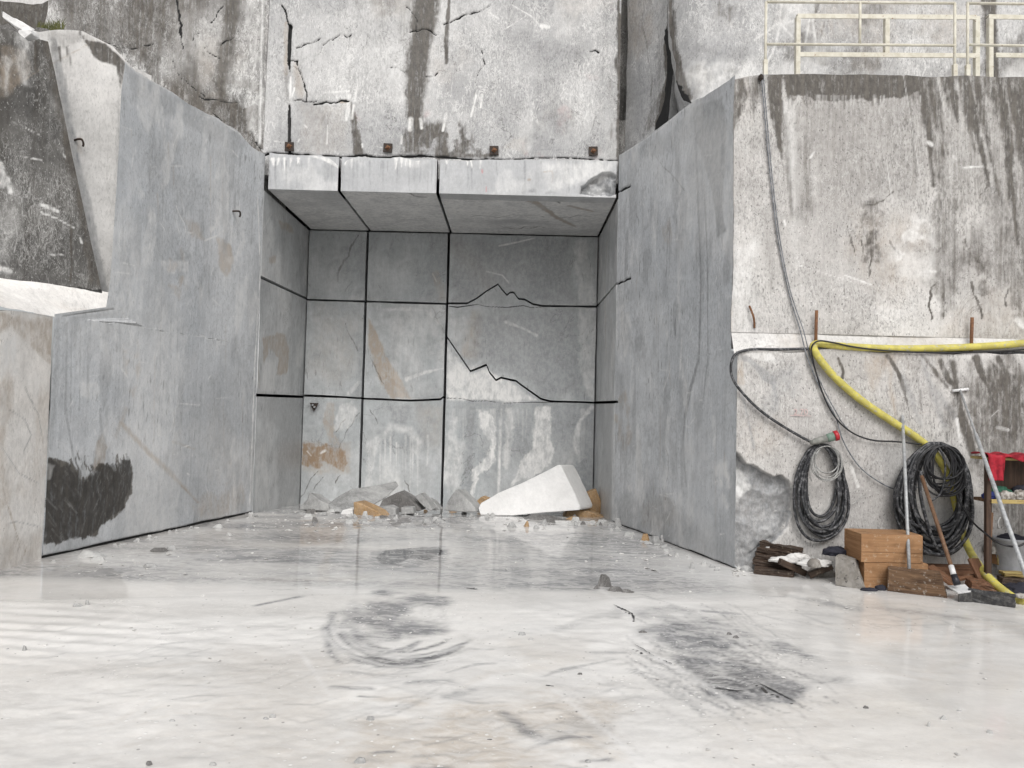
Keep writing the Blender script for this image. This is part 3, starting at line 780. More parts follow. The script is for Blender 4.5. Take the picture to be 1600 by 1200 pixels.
p.poly('dark', [(1246, 155), (1440, 150), (1460, 300), (1430, 330), (1330, 320), (1260, 330)], .34, 30, 30, 3)
p.poly('dark', [(1440, 118), (1800, 118), (1800, 330), (1640, 420), (1560, 330), (1460, 330)], .38, 20, 30, 3)
p.noise('dark', .9, .5, .72, .28, seed=57, sz=.5)
p.spots('dark', [(1335, 310), (1400, 295), (1440, 330), (1485, 420), (1470, 470), (1420, 450), (1380, 440), (1345, 400)], 4.5, .52, .74, .55, 16, 3)
p.spots('dark', [(1340, 320), (1372, 320), (1376, 410), (1352, 440)], 9, .48, .68, .75, 8, 5)
p.spots('white', [(1380, 340), (1440, 330), (1470, 420), (1400, 440)], 5, .52, .66, .7, 14, 7)
p.spots('dark', [(1455, 400), (1550, 390), (1560, 480), (1470, 500)], 8, .5, .7, .6, 16, 9, 1, .5)
p.spots('dark', [(1440, 200), (1620, 180), (1640, 420), (1470, 420)], 3.2, .44, .72, .62, 26, 11, 1, .3)
p.spots('dark', [(1230, 150), (1445, 150), (1450, 330), (1240, 340)], 3.0, .45, .75, .5, 20, 13, 1, .35)
p.spots('dark', [(1185, 200), (1260, 200), (1262, 520), (1200, 520)], 3.0, .5, .75, .4, 16, 14, 1, .25)
for xx, yy, l, w_, v_ in ((1450, 118, 130, 9, .9), (1474, 116, 60, 7, .9), (1500, 116, 150, 8, .85), (1524, 116, 210, 9, .9), (1548, 118, 120, 10, .8), (1575, 118, 300, 10, .9), (1597, 118, 260, 9, .85), (1615, 118, 330, 14, .85)):
    p.stroke('dark', [(xx, yy), (xx + l * .09, yy + l * .5), (xx + l * .2, yy + l)], [w_, w_ * .8, w_ * .2], v_, soft=w_, warp=3)
p.poly('tan', [(1470, 540), (1490, 480), (1600, 480), (1780, 540)], .3, 20, 20)
p.poly('tan', [(1330, 330), (1430, 330), (1450, 440), (1370, 470), (1330, 400)], .3, 25, 20)
p.poly('white', [(1410, 395), (1460, 400), (1455, 440), (1400, 430)], .5, 8, 10); p.stroke('white', [(1430, 422), (1462, 424)], 3, .7)
for q, w in (([(1272, 238), (1266, 246)], 1.5), ([(1450, 222), (1456, 226)], 3), ([(1490, 245), (1493, 248)], 2), ([(1225, 345), (1227, 352)], 1.5), ([(1505, 262), (1535, 260)], 1.5), ([(1370, 490), (1412, 510)], .6), ([(1320, 430), (1362, 445)], 1), ([(1250, 415), (1330, 440)], .5), ([(1590, 500), (1600, 510)], 4)):
    p.stroke('white', q, w, .85)
p.poly('white', [(1145, 380), (1180, 380), (1185, 520), (1142, 520)], .55, 12, 12); p.poly('white', [(1236, 160), (1245, 250), (1250, 420), (1240, 420), (1232, 250)], .35, 8, 8)
p.poly('grey', [(1140, 200), (1150, 420), (1142, 500), (1137, 500)], .5, 5, 5)
p.drips('white', 1226, 1440, 150, 30, 8, 22, 1.4, .55, seed=14)
p.poly('white', [(1226, 152), (1240, 160), (1246, 260), (1236, 300), (1228, 230)], .45, 6, 6)
p.stroke('tan', [(1142, 300), (1141, 515)], 4, .5)
for q in ([(1412, 118), (1425, 200), (1440, 290)], [(1465, 122), (1480, 190)], [(1385, 250), (1395, 320)]): p.stroke('white', q, .8, .5)
build('upper_face', [p], M_front, t, (RO.x, RO.y, zU), thick=(0, 1.9, 0))
YL = RO.y - JUT
WS = Plane((RO.x, YL + .015, zL - .04), (1, 0, 0), (0, JUT, .25))
p = Patch(WS, const(0), const(XE - RO.x), const(0), const(math.hypot(JUT, .25) + .01), .014, relief=.012, rscale=1.5, seed=47, rough=.006)
p.noise('tan', 1.2, .5, .7, .35, seed=2)
p.noise('dark', 1.3, .55, .75, .5, seed=12)
build('ledge', [p], M_white, t, (RO.x, RO.y, zL), skirts=False)
WW = wall((XW, YL), (XE, YL))
Tl = rough_edge(polyl(WW, [(1140, 556), (1165, 548), (1180, 549), (1205, 548), (1225, 552), (1255, 550), (1280, 547), (1310, 545), (1335, 548), (1380, 551), (1430, 549), (1445, 551), (1470, 553), (1482, 555), (1495, 554), (1510, 552), (1530, 552), (1555, 553), (1600, 553), (1760, 556)]), .02, 5, 12)
p = Patch(WW, const(0), const(XE - XW), const(-.35), Tl, .0115, relief=.012, rscale=1.1, seed=43, rough=.003)
chip = [(1134, 703), (1145, 701), (1158, 712), (1166, 724), (1180, 727), (1196, 737), (1210, 745), (1222, 742), (1234, 752), (1238, 775), (1234, 800), (1226, 822), (1208, 845), (1186, 862), (1170, 888), (1134, 905)]
p.poly('grey', chip, 1.0, 1.0, 2.5, dig=.10, digrough=.06)
p.noise('grey', 1.0, .6, .8, .2, seed=77)
p.poly('white', [(1142, 740), (1160, 735), (1175, 760), (1150, 790), (1140, 775)], .7, 3, 8); p.poly('tan', [(1150, 770), (1185, 760), (1190, 800), (1150, 815)], .4, 8, 10)
p.stroke('grey', [(1235, 800), (1228, 825), (1205, 848), (1178, 868)], 2, 1.0, dig=.02)
p.poly('grey', [(1150, 560), (1165, 556), (1200, 580), (1214, 590), (1212, 612), (1216, 640), (1206, 600), (1190, 590), (1170, 565)], .75, 1.5, 3); p.poly('tan', [(1148, 562), (1160, 558), (1162, 600), (1150, 600)], .6, 2, 3)
p.stroke('grey', [(1160, 615), (1170, 660), (1178, 700)], 1.5, .7); p.stroke('tan', [(1390, 562), (1392, 610), (1400, 650)], 3, .6, soft=4)
p.poly('white', [(1165, 552), (1205, 552), (1218, 566), (1212, 570), (1180, 560)], .7, 1.5, 2)
for q, w, v in (([(1310, 560), (1318, 580), (1316, 590)], 2, .8), ([(1387, 556), (1400, 575), (1410, 600), (1422, 650)], [2, 3, 3, 1], .8), ([(1425, 570), (1438, 610), (1440, 640)], 2, .4), ([(1440, 555), (1460, 580), (1480, 605)], [3, 4, 3], .7),
                ([(1470, 565), (1480, 590), (1495, 605)], [4, 6, 4], .95), ([(1488, 568), (1494, 610), (1505, 660), (1525, 720)], [6, 6, 8, 6], .95), ([(1525, 560), (1536, 590), (1548, 618), (1556, 640)], [7, 5, 3, 1], .95),
                ([(1560, 560), (1580, 600), (1600, 640)], [5, 4, 4], .95), ([(1515, 570), (1525, 640)], [8, 10], .5), ([(1575, 555), (1620, 640)], 10, .7), ([(1500, 600), (1485, 640), (1480, 690)], [6, 8, 3], .5)):
    p.stroke('dark', q, w, v, soft=np.mean(w) * .9, warp=2.5)
for q in ([(1440, 560), (1460, 620), (1475, 665)], [(1410, 590), (1440, 665)], [(1455, 600), (1490, 650)]): p.stroke('grey', q, 4, .55, soft=5)
p.poly('dark', [(1495, 580), (1600, 590), (1640, 740), (1590, 760), (1530, 720), (1505, 650)], .62, 14, 18); p.poly('dark', [(1520, 720), (1620, 720), (1700, 900), (1620, 920), (1560, 800)], .62, 14, 18)
p.poly('dark', [(1600, 580), (1760, 580), (1760, 940), (1620, 920)], .6, 25, 20)
p.poly('grey', [(1440, 790), (1530, 790), (1540, 900), (1440, 890)], .45, 14, 12); p.poly('grey', [(1370, 700), (1420, 700), (1420, 780), (1390, 790)], .35, 14, 12)
p.noise('tan', 1.1, .6, .78, .25, seed=19)
p.spots('dark', [(1375, 560), (1490, 565), (1500, 690), (1430, 680)], 3.0, .5, .7, .5, 16, 3, 1, .4)
p.spots('dark', [(1480, 560), (1640, 560), (1700, 740), (1520, 760)], 3.0, .42, .62, .8, 18, 5, 1, .4)
p.spots('tan', [(1300, 552), (1480, 552), (1470, 690), (1380, 650)], 2.5, .5, .68, .6, 16, 6, 1, .4)
p.spots('grey', [(1150, 560), (1240, 560), (1250, 640), (1150, 660)], 4, .52, .68, .5, 12, 8, 1, .5)
for q, w in (([(1330, 730), (1340, 760)], 2), ([(1375, 725), (1378, 740)], 2), ([(1282, 845), (1300, 845)], 1), ([(1558, 668), (1575, 672)], 2), ([(1495, 655), (1500, 690)], 2), ([(1215, 803), (1219, 800)], 1.2), ([(1385, 865), (1375, 840)], 1), ([(1545, 655), (1560, 640)], .7)):
    p.stroke('white', q, w, .8)
for q in ([(1250, 824), (1252, 870)], [(1268, 830), (1268, 870)], [(1324, 771), (1345, 771)], [(1366, 693), (1368, 718)], [(1374, 692), (1376, 718)], [(1424, 652), (1440, 670), (1452, 685)], [(1190, 694), (1225, 694)]): p.stroke('dark', q, .5, .6)
for k in range(7):
    yy = 600 + k * 24 + random.uniform(-6, 6); xx = random.uniform(1385, 1440); p.stroke('tan', [(xx, yy), (xx + random.uniform(8, 20), yy + random.uniform(-1, 2))], .5, .5)
low = build('lower_face', [p], M_front, t, (RO.x, YL, 0), thick=(0, 1.0, 0))

# ---- left outcrop below the shelf, shelf, dark wall, pale wedge
zS2 = 2.32
SP = LO + Vector((0, 0, 0))
t = thing('rock_outcrop', 'cream lower rock corner at the left edge with a broken white ledge', 'rock wall', (LO.x, LO.y, 0))
WO = wall((LO.x - .09, 2.2), (LO.x, LO.y))
LO_len = WO.sz(66, 873)[0]
To = rough_edge(polyl(WO, [(-300, 470), (0, 487), (20, 484), (45, 487), (65, 490), (95, 497)]), .02, 5, 15)
p = Patch(WO, const(0), const(math.hypot(.09, LO.y - 2.2)), const(-.35), To, .014, relief=.02, rscale=1.0, seed=51, rough=.004)
p.poly('tan', [(-40, 490), (30, 492), (90, 500), (86, 560), (60, 555), (20, 510), (-40, 520)], .7, 5, 8); p.poly('white', [(0, 545), (25, 525), (28, 560), (10, 580)], .8, 3, 6)
p.poly('tan', [(0, 600), (18, 560), (22, 640), (10, 690), (14, 780), (0, 800)], .55, 6, 8); p.stroke('tan', [(30, 520), (70, 555), (88, 575)], [2, 5, 2], .6)
for q in ([(15, 640), (40, 655), (50, 680), (38, 705)], [(50, 625), (62, 650), (66, 680)], [(5, 700), (30, 740), (60, 755)], [(10, 820), (25, 815), (60, 822)], [(40, 605), (55, 640)]): p.stroke('grey', q, .9, .6)
p.stroke('rust', [(10, 785), (16, 800), (28, 840), (32, 858)], [1, 2, 1, .8], .7); p.stroke('rust', [(42, 855), (38, 868)], 1, .7); p.noise('tan', 1.6, .56, .72, .35, seed=5); p.noise('white', 2.2, .55, .7, .6, seed=6)
p.poly('tan', [(0, 840), (66, 830), (66, 880), (0, 895)], .4, 10, 8)
build('lower_face', [p], M_cream, t, (LO.x, LO.y, 0), thick=(-2.5, 0, 0))
PB = atY(166, 455, 8.12); PC = atY(0, 432, 7.30)
dv = Vector((PC.x - PB.x, PC.y - PB.y, 0)).normalized()
class Ruled(Patch):
    def __init__(self, c0, c1, nu, nv, seed=0, rough=.01):
        u, v = np.meshgrid(np.linspace(0, 1, nu), np.linspace(0, 1, nv))
        f = lambda c, u: np.stack([np.interp(u, np.linspace(0, 1, len(c)), [q[i] for q in c]) for i in range(3)], -1)
        A, B = f(c0, u.ravel()), f(c1, u.ravel())
        self.P = A + (B - A) * v.ravel()[:, None]
        self.s, self.z = self.P[:, 1].copy(), self.P[:, 2] * 3
        self.P[:, 2] += rough * 2 * fbm(self.s * 5, self.z * 5, 4, seed)
        self.nu, self.nv, self.seed = nu, nv, seed
        self.att = np.zeros((self.s.size, 8), np.float32)
    def verts(self): return self.P
sh = Ruled([(LO.x - .07, 3.6, zS2 - .02), (LO.x - .03, 5.6, zS2 - .01), (LO.x, LO.y + .0, zS2), (LO.x + .12, LO.y + .62, zS2)],
           [PC + dv * 3.2 + Vector((0, 0, 0)), PC + dv * 1.2, PC - dv * .2, PB + Vector((.08, .15, 0))], 220, 40, 4, .012)
sh.noise('tan', 1.2, .55, .72, .4, seed=2); sh.noise('dark', 1.5, .68, .8, .5, seed=5)
build('ledge', [sh], M_cream, t, (LO.x, LO.y, zS2), skirts=False)

PA = PB + dv * 4.2
WD = wall((PA.x, PA.y), (PB.x, PB.y))
LD = (PB - PA).length
LD = math.hypot(PB.x - PA.x, PB.y - PA.y)
Rd = polyl_v(WD, [(58, -60), (74, 60), (90, 140), (110, 230), (135, 345), (160, 455)])
Td = rough_edge(polyl(WD, [(-200, 30), (0, 48), (25, 50), (45, 62), (60, 58), (75, 62)]), .05, 3, 6)
p = Patch(WD, const(0), lambda z: np.minimum(Rd(z), LD), const(PB.z - .04), Td, .014, relief=.03, rscale=.7, seed=61, rough=.004)
for q, w, v in (([(36, 62), (34, 100), (38, 130)], [8, 8, 4], .55), ([(12, 95), (8, 150)], [5, 3], .5), ([(20, 300), (15, 360)], [9, 14], .25)): p.stroke('white', q, w, v, soft=np.mean(w), warp=3)
p.poly('tan', [(0, 70), (40, 80), (55, 115), (0, 148)], .5, 6, 8); p.stroke('dark', [(58, 60), (55, 110)], 4, .9); p.stroke('dark', [(72, 62), (100, 200), (130, 340), (150, 440)], 8, .7, soft=8)
p.stroke('tan', [(0, 148), (30, 130), (60, 110)], .8, .7)
for q, w in (([(65, 320), (90, 330)], 2.4), ([(64, 332), (90, 342), (115, 356)], .9), ([(0, 255), (4, 275), (2, 290)], 4), ([(12, 280), (16, 300)], 4), ([(0, 420), (15, 424)], 4), ([(98, 240), (102, 246)], 1), ([(126, 372), (128, 380)], 1.2), ([(40, 385), (43, 398)], 1), ([(78, 398), (105, 398)], .7), ([(20, 190), (60, 210)], .6), ([(35, 245), (65, 250)], .6)):
    p.stroke('white', q, w, .9)
p.stroke('black', [(0, 436), (60, 442), (165, 456)], 2, .6, warp=2); p.noise('white', 2.0, .62, .78, .3, seed=8)
p.stroke('dark', [(110, 340), (110, 440)], 1.5, .8)
o = build('quarry_cliff', [p], M_black, None, (PB.x, PB.y, PB.z), thick=tuple(-.22 * WD.n))
tag(o, 'dark lichen-stained slab standing on the white ledge at the left edge', 'rock wall')
off = -.2 * WD.n
WE = wall((PA.x + off.x, PA.y + off.y), (PB.x + off.x, PB.y + off.y))
Le = polyl_v(WE, [(40, -40), (55, 60), (75, 200), (100, 330), (125, 455)])
Te = rough_edge(polyl(WE, [(60, 50), (75, 48), (110, 47), (130, 49), (148, 58), (175, 72), (190, 88), (205, 105)]), .012, 5, 2)
p = Patch(WE, Le, const(LD + .5), const(PB.z - .1), Te, .014, relief=.01, seed=65)
p.poly('dark', [(132, 62), (165, 68), (188, 88), (198, 100), (192, 118), (188, 150), (182, 104), (150, 92)], .85, 3, 4); p.poly('dark', [(76, 50), (130, 50), (150, 62), (120, 70), (95, 78), (80, 90)], .35, 5, 6)
for q in ([(92, 75), (97, 100)], [(105, 75), (110, 102)], [(125, 50), (132, 62)]): p.stroke('dark', q, [3, 1], .8)
p.stroke('tan', [(78, 102), (110, 85), (148, 62)], .7, .8); p.poly('grey', [(78, 60), (88, 60), (172, 470), (158, 470), (100, 180)], .6, 2, 3); p.stroke('grey', [(85, 90), (112, 200), (130, 290), (150, 400)], .9, .9)
p.stroke('dark', [(134, 185), (136, 190)], 1, .5); p.poly('rust', [(118, 218), (128, 212), (128, 240), (120, 236)], .25, 3, 4); p.stroke('grey', [(185, 160), (184, 300)], 2, .4)
o = build('quarry_cliff', [p], M_white, None, (PB.x, PB.y, PB.z), thick=tuple(-1.0 * WE.n))
tag(o, 'pale wedge of clean rock between the dark slab and the grey sawn wall', 'rock wall')

# ---- upper walls
ZT = 9.6
YU = 11.05
aL, aR = atY(411, 100, YU), atY(969, 100, YU)
WX = wall((aL.x, YU), (aR.x, YU))
p = Patch(WX, const(0), const(aR.x - aL.x), const(ZB - .25), const(ZT), .0135, relief=.015, rscale=.8, seed=71, rough=.003)
for q, w in (([(440, 8), (448, 30), (453, 58)], [.8, 1.5, 2.5]), ([(453, 40), (452, 75), (451, 100)], [3.2, 3, 2]), ([(452, 95), (453, 112)], [1.5, .6]), ([(452, 165), (452, 240)], [2, 2.4]), ([(455, 94), (464, 95), (468, 112), (475, 130), (478, 157)], .8),
             ([(460, 157), (478, 159), (494, 158)], .6), ([(490, 163), (520, 160), (545, 158)], [.9, 1.1, 1.4]), ([(462, 75), (480, 68), (500, 60)], .5), ([(505, 70), (520, 62), (530, 54)], [.5, .9, .4]), ([(537, 54), (543, 58), (548, 54)], .5),
             ([(634, 10), (648, 25), (651, 35), (651, 60)], .7), ([(693, 38), (712, 30), (735, 22)], [.8, 1.2, .5]), ([(735, 22), (765, 9)], .6), ([(410, 242), (480, 242), (560, 243), (620, 245), (700, 246), (760, 248), (965, 251)], [2, 2.5, 2, 2.2, 1.6, 1, .8]),
             ([(752, 77), (758, 100), (748, 112), (743, 128)], .5), ([(922, 80), (930, 78), (936, 82)], .9), ([(640, 50), (652, 48), (668, 46), (682, 55)], .6), ([(610, 105), (620, 106), (632, 113)], .6), ([(665, 119), (678, 120), (684, 113)], .6), ([(405, 245), (418, 240), (430, 243)], 2)):
    p.stroke('black', q, w, 1.0, soft=.7, warp=.8, wscale=14, dig=.03)
p.stroke('rust', [(528, 160), (544, 159)], 1.6, .7); p.stroke('tan', [(447, 35), (447, 100), (447, 115)], 3, .6); p.stroke('tan', [(462, 100), (470, 150)], 5, .4, soft=5)
p.stroke('dark', [(672, -40), (664, 20), (656, 70), (650, 120), (648, 165), (651, 200)], [24, 21, 18, 17, 15, 10], 1.0, soft=8, warp=5); p.stroke('dark', [(690, -30), (682, 15), (672, 50)], [7, 5, 2], .75, soft=5, warp=3)
p.stroke('dark', [(640, 120), (636, 145), (644, 165), (642, 190)], [2, 4, 5, 2], .9); p.poly('dark', [(628, 205), (640, 195), (665, 190), (678, 210), (672, 222), (650, 220)], .45, 6, 8)
p.stroke('dark', [(703, -10), (700, 20), (697, 60), (698, 98)], [2.5, 3, 4, 2], .9, warp=2); p.stroke('dark', [(690, 195), (690, 240)], [7, 10], .75, soft=6, warp=4); p.stroke('dark', [(548, 160), (553, 190), (560, 235)], [2.5, 5, 8], .85, warp=3); p.stroke('dark', [(548, 100), (545, 130)], 3, .3, soft=4)
p.poly('dark', [(545, -5), (575, -5), (572, 15), (556, 22)], .35, 6, 6); p.poly('dark', [(685, 238), (780, 240), (780, 246), (685, 247)], .7, 3, 4); p.stroke('dark', [(735, 225), (745, 238)], 2, .5)
p.poly('dark', [(962, -80), (970, -80), (970, 250), (963, 250), (965, 120)], .9, 2, 3)
p.poly('dark', [(440, 110), (452, 105), (455, 160), (444, 160)], .4, 4, 5)
for q, w in (([(546, 150), (544, 172), (541, 188)], [3, 4, 2]), ([(559, 130), (554, 158)], [.8, 1.6]), ([(552, 165), (550, 185)], 2), ([(642, 187), (641, 202)], 4), ([(657, 186), (659, 200)], 2.5), ([(697, 178), (692, 204)], 2.2), ([(512, 195), (511, 225)], .8), ([(628, 214), (627, 224)], 1.6), ([(567, 230), (566, 225)], 1.4),
             ([(744, 150), (736, 182)], 2), ([(753, 148), (751, 168)], 1.8), ([(454, 120), (453, 155)], 1.2), ([(460, 138), (454, 160)], 1), ([(430, 221), (445, 222)], .8), ([(466, 222), (468, 218)], 1), ([(475, 195), (480, 200)], .7), ([(765, 20), (780, 30)], .8), ([(800, 8), (830, 25), (848, 45)], 1), ([(845, 40), (857, 42)], 3), ([(790, 45), (822, 25)], .5), ([(505, 145), (545, 142)], 1.2), ([(603, 232), (585, 228)], .5)):
    p.stroke('white', q, w, .95, warp=.8)
p.poly('white', [(805, 215), (835, 160), (830, 232), (800, 240), (780, 238)], .35, 6, 8); p.poly('tan', [(785, 232), (800, 215), (822, 215), (820, 240)], .4, 4, 5); p.poly('tan', [(470, 165), (540, 165), (545, 240), (470, 240)], .28, 8, 8)
p.noise('white', .9, .52, .72, .35, seed=3); p.noise('tan', 1.1, .60, .76, .25, seed=23); p.noise('dark', 1.2, .62, .8, .35, seed=6, sz=.6)
p.poly('grey', [(430, 165), (600, 170), (690, 200), (960, 200), (962, 245), (430, 240)], .3, 16, 16)
p.stroke('grey', [(690, 232), (760, 233), (960, 235)], .5, .6)
p.noise('red', 2.0, .70, .8, .13, seed=33)
p.spots('dark', [(420, -20), (660, -20), (640, 130), (430, 100)], 2.0, .55, .72, .45, 20, 2, 1, .5)
p.spots('dark', [(640, 190), (720, 190), (760, 246), (620, 246)], 4, .45, .62, .8, 10, 4)
p.spots('dark', [(950, -80), (972, -80), (972, 248), (950, 248)], 4, .45, .62, .8, 6, 6, 1, .4)
p.spots('dark', [(780, 130), (960, 120), (960, 200), (780, 190)], 3, .5, .7, .35, 20, 8, 1, .5)
o = build('quarry_cliff', [p], M_old, None, (0, YU, ZB), thick=(0, 1.5, 0))
tag(o, 'scarred upper wall with dark water stains straight above the lintel and its steel plates', 'rock wall')

bL = atY(80, 100, 10.4)
WY = wall((bL.x, bL.y), (aL.x, YU - .03))
LY = math.hypot(aL.x - bL.x, YU - bL.y)
p = Patch(WY, rough_edge(const(-.1), .05, 2, 3), rough_edge(const(LY + .05), .02, 2, 5), const(4.2), const(ZT), .018, relief=.035, rscale=.7, seed=75, rough=.006)
for q, w, v in (([(372, -60), (362, 30), (355, 80), (345, 140)], [14, 14, 10, 8], .9), ([(345, 70), (345, 120), (350, 175), (360, 200)], [7, 8, 10, 6], .75), ([(130, -30), (128, 40), (120, 80)], [22, 20, 12], .55), ([(200, -30), (192, 40), (185, 75)], [12, 12, 6], .55), ([(160, -20), (155, 60)], [10, 6], .6), ([(110, -20), (115, 50)], [10, 10], .6),
                ([(300, 130), (330, 170), (370, 205), (400, 232)], [10, 14, 12, 8], .5), ([(385, -20), (378, 40)], [5, 3], .5), ([(260, -20), (262, 40)], [5, 3], .35)):
    p.stroke('dark', q, w, v, soft=np.mean(w) * .9, warp=4)
for q, w in (([(277, -20), (280, 30), (283, 55), (286, 76)], [.8, 1.2, 1.8, .7]), ([(155, 66), (180, 72), (200, 76), (222, 71), (240, 68)], [.6, 1.2, .8, .8, .5]), ([(330, 36), (340, 20), (350, 8)], .8), ([(345, 70), (362, 62), (372, 48), (384, 44)], .8), ([(295, 75), (303, 55), (320, 52), (328, 54)], .6), ([(270, 95), (280, 120), (300, 135), (320, 150)], .8), ([(310, 150), (345, 158), (370, 160)], .7), ([(330, 175), (352, 190)], 1), ([(400, 222), (410, 235)], 1.6), ([(320, 75), (345, 92)], .6)):
    p.stroke('black', q, w, .9, soft=.7, warp=1, wscale=12, dig=.02)
p.stroke('white', [(412, -60), (409, 60), (408, 140), (406, 225)], 2.2, .75, warp=.8, dig=-.04); p.poly('white', [(390, 60), (404, 60), (404, 220), (385, 200)], .4, 5, 8); p.noise('white', 1.0, .54, .74, .4, seed=13); p.noise('tan', 1.0, .6, .76, .3, seed=3)
p.poly('dark', [(80, -30), (240, -30), (240, 60), (130, 60), (80, 40)], .35, 20, 20)
p.spots('dark', [(80, -40), (410, -40), (410, 235), (300, 180), (200, 90), (90, 50)], 1.8, .48, .68, .68, 16, 2, 1, .22)
p.spots('dark', [(280, 100), (410, 130), (412, 240), (330, 190)], 5, .48, .64, .8, 14, 3)
o = build('quarry_cliff', [p], M_dirty, None, (bL.x, bL.y, 4.2), thick=(0, 1.2, 0))
tag(o, 'dirty upper wall with black vertical streaks above the sloping top of the grey wall', 'rock wall')

cA, cB = atY(979, 100, 11.35), atY(1051, 100, 10.35)
WZ = wall((cA.x, cA.y), (cB.x, cB.y))
p = Patch(WZ, const(0), polyl_v(WZ, [(1052, -150), (1050, 0), (1048, 60), (1052, 110), (1044, 190), (1040, 260)]), const(4.4), const(ZT), .02, relief=.025, seed=81, rough=.004)
p.stroke('dark', [(1046, -30), (1044, 30), (1040, 70), (1044, 120), (1030, 190)], [4, 5, 7, 9, 10], .95, warp=3); p.stroke('black', [(1042, 45), (1046, 90), (1042, 140)], [3, 5, 5], .9); p.noise('tan', 1, .52, .7, .35, seed=9); p.noise('grey', .8, .5, .7, .4, seed=4)  # dark strokes at the right edge paint the crevice shade
p.stroke('dark', [(1003, 20), (1012, 90), (1018, 160)], 1.5, .5); p.poly('dark', [(1020, 160), (1045, 120), (1050, 180), (1000, 220)], .5, 8, 8)
p.poly('black', [(1038, 45), (1052, 35), (1056, 190), (1022, 205), (1036, 165), (1043, 120)], .95, 2.5, 4); p.spots('dark', [(1000, -40), (1050, -40), (1050, 200), (1000, 240)], 3.5, .54, .72, .3, 10, 3, 1, .3)  # blackness of the crevice painted onto the wall edge
o = build('quarry_cliff', [p], M_old, None, (cA.x, cA.y, 4.4), thick=(.9, .9, 0))
tag(o, 'narrow smooth return wall between the dark slot and the black crevice', 'rock wall')
YR = 9.7
dL = atY(1055, 100, YR)
WR_ = wall((dL.x, YR), (8.6, YR))
p = Patch(WR_, rough_edge(polyl_v(WR_, [(1052, -200), (1053, 0), (1058, 60), (1062, 110), (1072, 150), (1090, 170)]), .03, 3, 2), const(8.6 - dL.x), const(4.5), const(ZT - .4), .016, relief=.04, rscale=.8, seed=83, rough=.012)
k = np.clip(1 - p.s / .35, 0, 1); p.out -= .35 * k * k
p.stroke('dark', [(1056, -20), (1060, 60), (1066, 110), (1078, 150)], [4, 5, 6, 5], .85, warp=3)  # shade of the crevice painted down the left edge
p.noise('white', 1.4, .5, .68, .55, seed=31); p.noise('tan', 1.0, .55, .72, .3, seed=16); p.noise('dark', 1.5, .62, .78, .45, seed=26, sz=.6)
p.poly('grey', [(1068, 130), (1130, 80), (1140, 125), (1085, 165)], .6, 8, 10); p.stroke('dark', [(1545, -20), (1548, 60), (1552, 120)], [12, 11, 12], .95, soft=5, warp=3); p.stroke('dark', [(1277, 4), (1276, 18)], [4, 2], .95); p.stroke('dark', [(1290, 30), (1278, 70)], 2, .4)
for q in ([(1222, -10), (1218, 40), (1212, 70), (1200, 95)], [(1218, 35), (1240, 60)], [(1218, 35), (1180, 62)], [(1250, 25), (1232, 35)], [(1265, 30), (1258, 70)], [(1270, 30), (1275, 75)]): p.stroke('white', q, 1.8, .75)
p.noise('red', 1.6, .7, .8, .1, seed=40)
p.poly('black', [(1050, 50), (1058, 60), (1063, 110), (1074, 140), (1085, 165), (1050, 190)], .9, 2.5, 4); p.spots('dark', [(1070, -40), (1700, -40), (1700, 120), (1130, 120), (1070, 160)], 2.2, .52, .7, .5, 14, 3)  # black polygon paints the deep shade of the crevice
o = build('quarry_cliff', [p], M_old, None, (dL.x, YR, 4.5), thick=(.4, 2.2, 0))
tag(o, 'rough scratched upper wall behind the cream railings', 'rock wall')
# rock mass behind the slots, coloured dark to give their shade
rbox('slot_rock', aR.x + .01, cA.x + .35, YU + .62, YU + 1.4, 4.4, ZT - .3, bpy.data.objects['rock_mass'], M_black)
rbox('slot_rock', atY(1035, 100, 10.9).x, dL.x + .7, 10.75, 11.5, 4.3, ZT - .3, bpy.data.objects['rock_mass'], M_black)
WQ = wall((-16, 13.0), (14, 13.0))
p = Patch(WQ, const(0), const(30), const(4.9), const(ZT - .8), .2, relief=.03, seed=87)
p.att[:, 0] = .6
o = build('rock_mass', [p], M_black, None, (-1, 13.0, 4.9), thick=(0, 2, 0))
tag(o, 'rock darkened for shade, seen only inside the slots and gaps between the upper walls', 'rock wall')
# far slab in the top left corner
eL, eR = atY(-420, 10, 12.0), atY(90, 10, 11.2)
WV = wall((eL.x, 12.0), (eR.x, 11.2))
p = Patch(WV, const(0), const((eR - eL).length), const(4.6), rough_edge(polyl(WV, [(-420, -20), (0, 2), (30, 5), (50, 8), (64, 5), (90, -8)]), .03, 2, 4), .03, relief=.05, seed=89, rough=.01)
p.att[:, 0] = .75  # shade of the gap painted over the whole slab as dark mask
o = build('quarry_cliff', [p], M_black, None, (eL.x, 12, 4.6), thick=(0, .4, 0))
tag(o, 'dark overhung slab in the shade at the top left corner', 'rock wall')
fL, fR = atY(-420, 0, 13.0), atY(95, 0, 12.2)
WV = wall((fL.x, 12.9), (fR.x, 12.2))
p = Patch(WV, const(0), const((fR - fL).length), const(6.0), const(9.0), .04, relief=.05, seed=91)
o = build('quarry_cliff', [p], M_white, None, (fL.x, 12.9, 6), thick=(0, .4, 0))
tag(o, 'pale distant rock face just showing in the top left corner', 'rock wall')

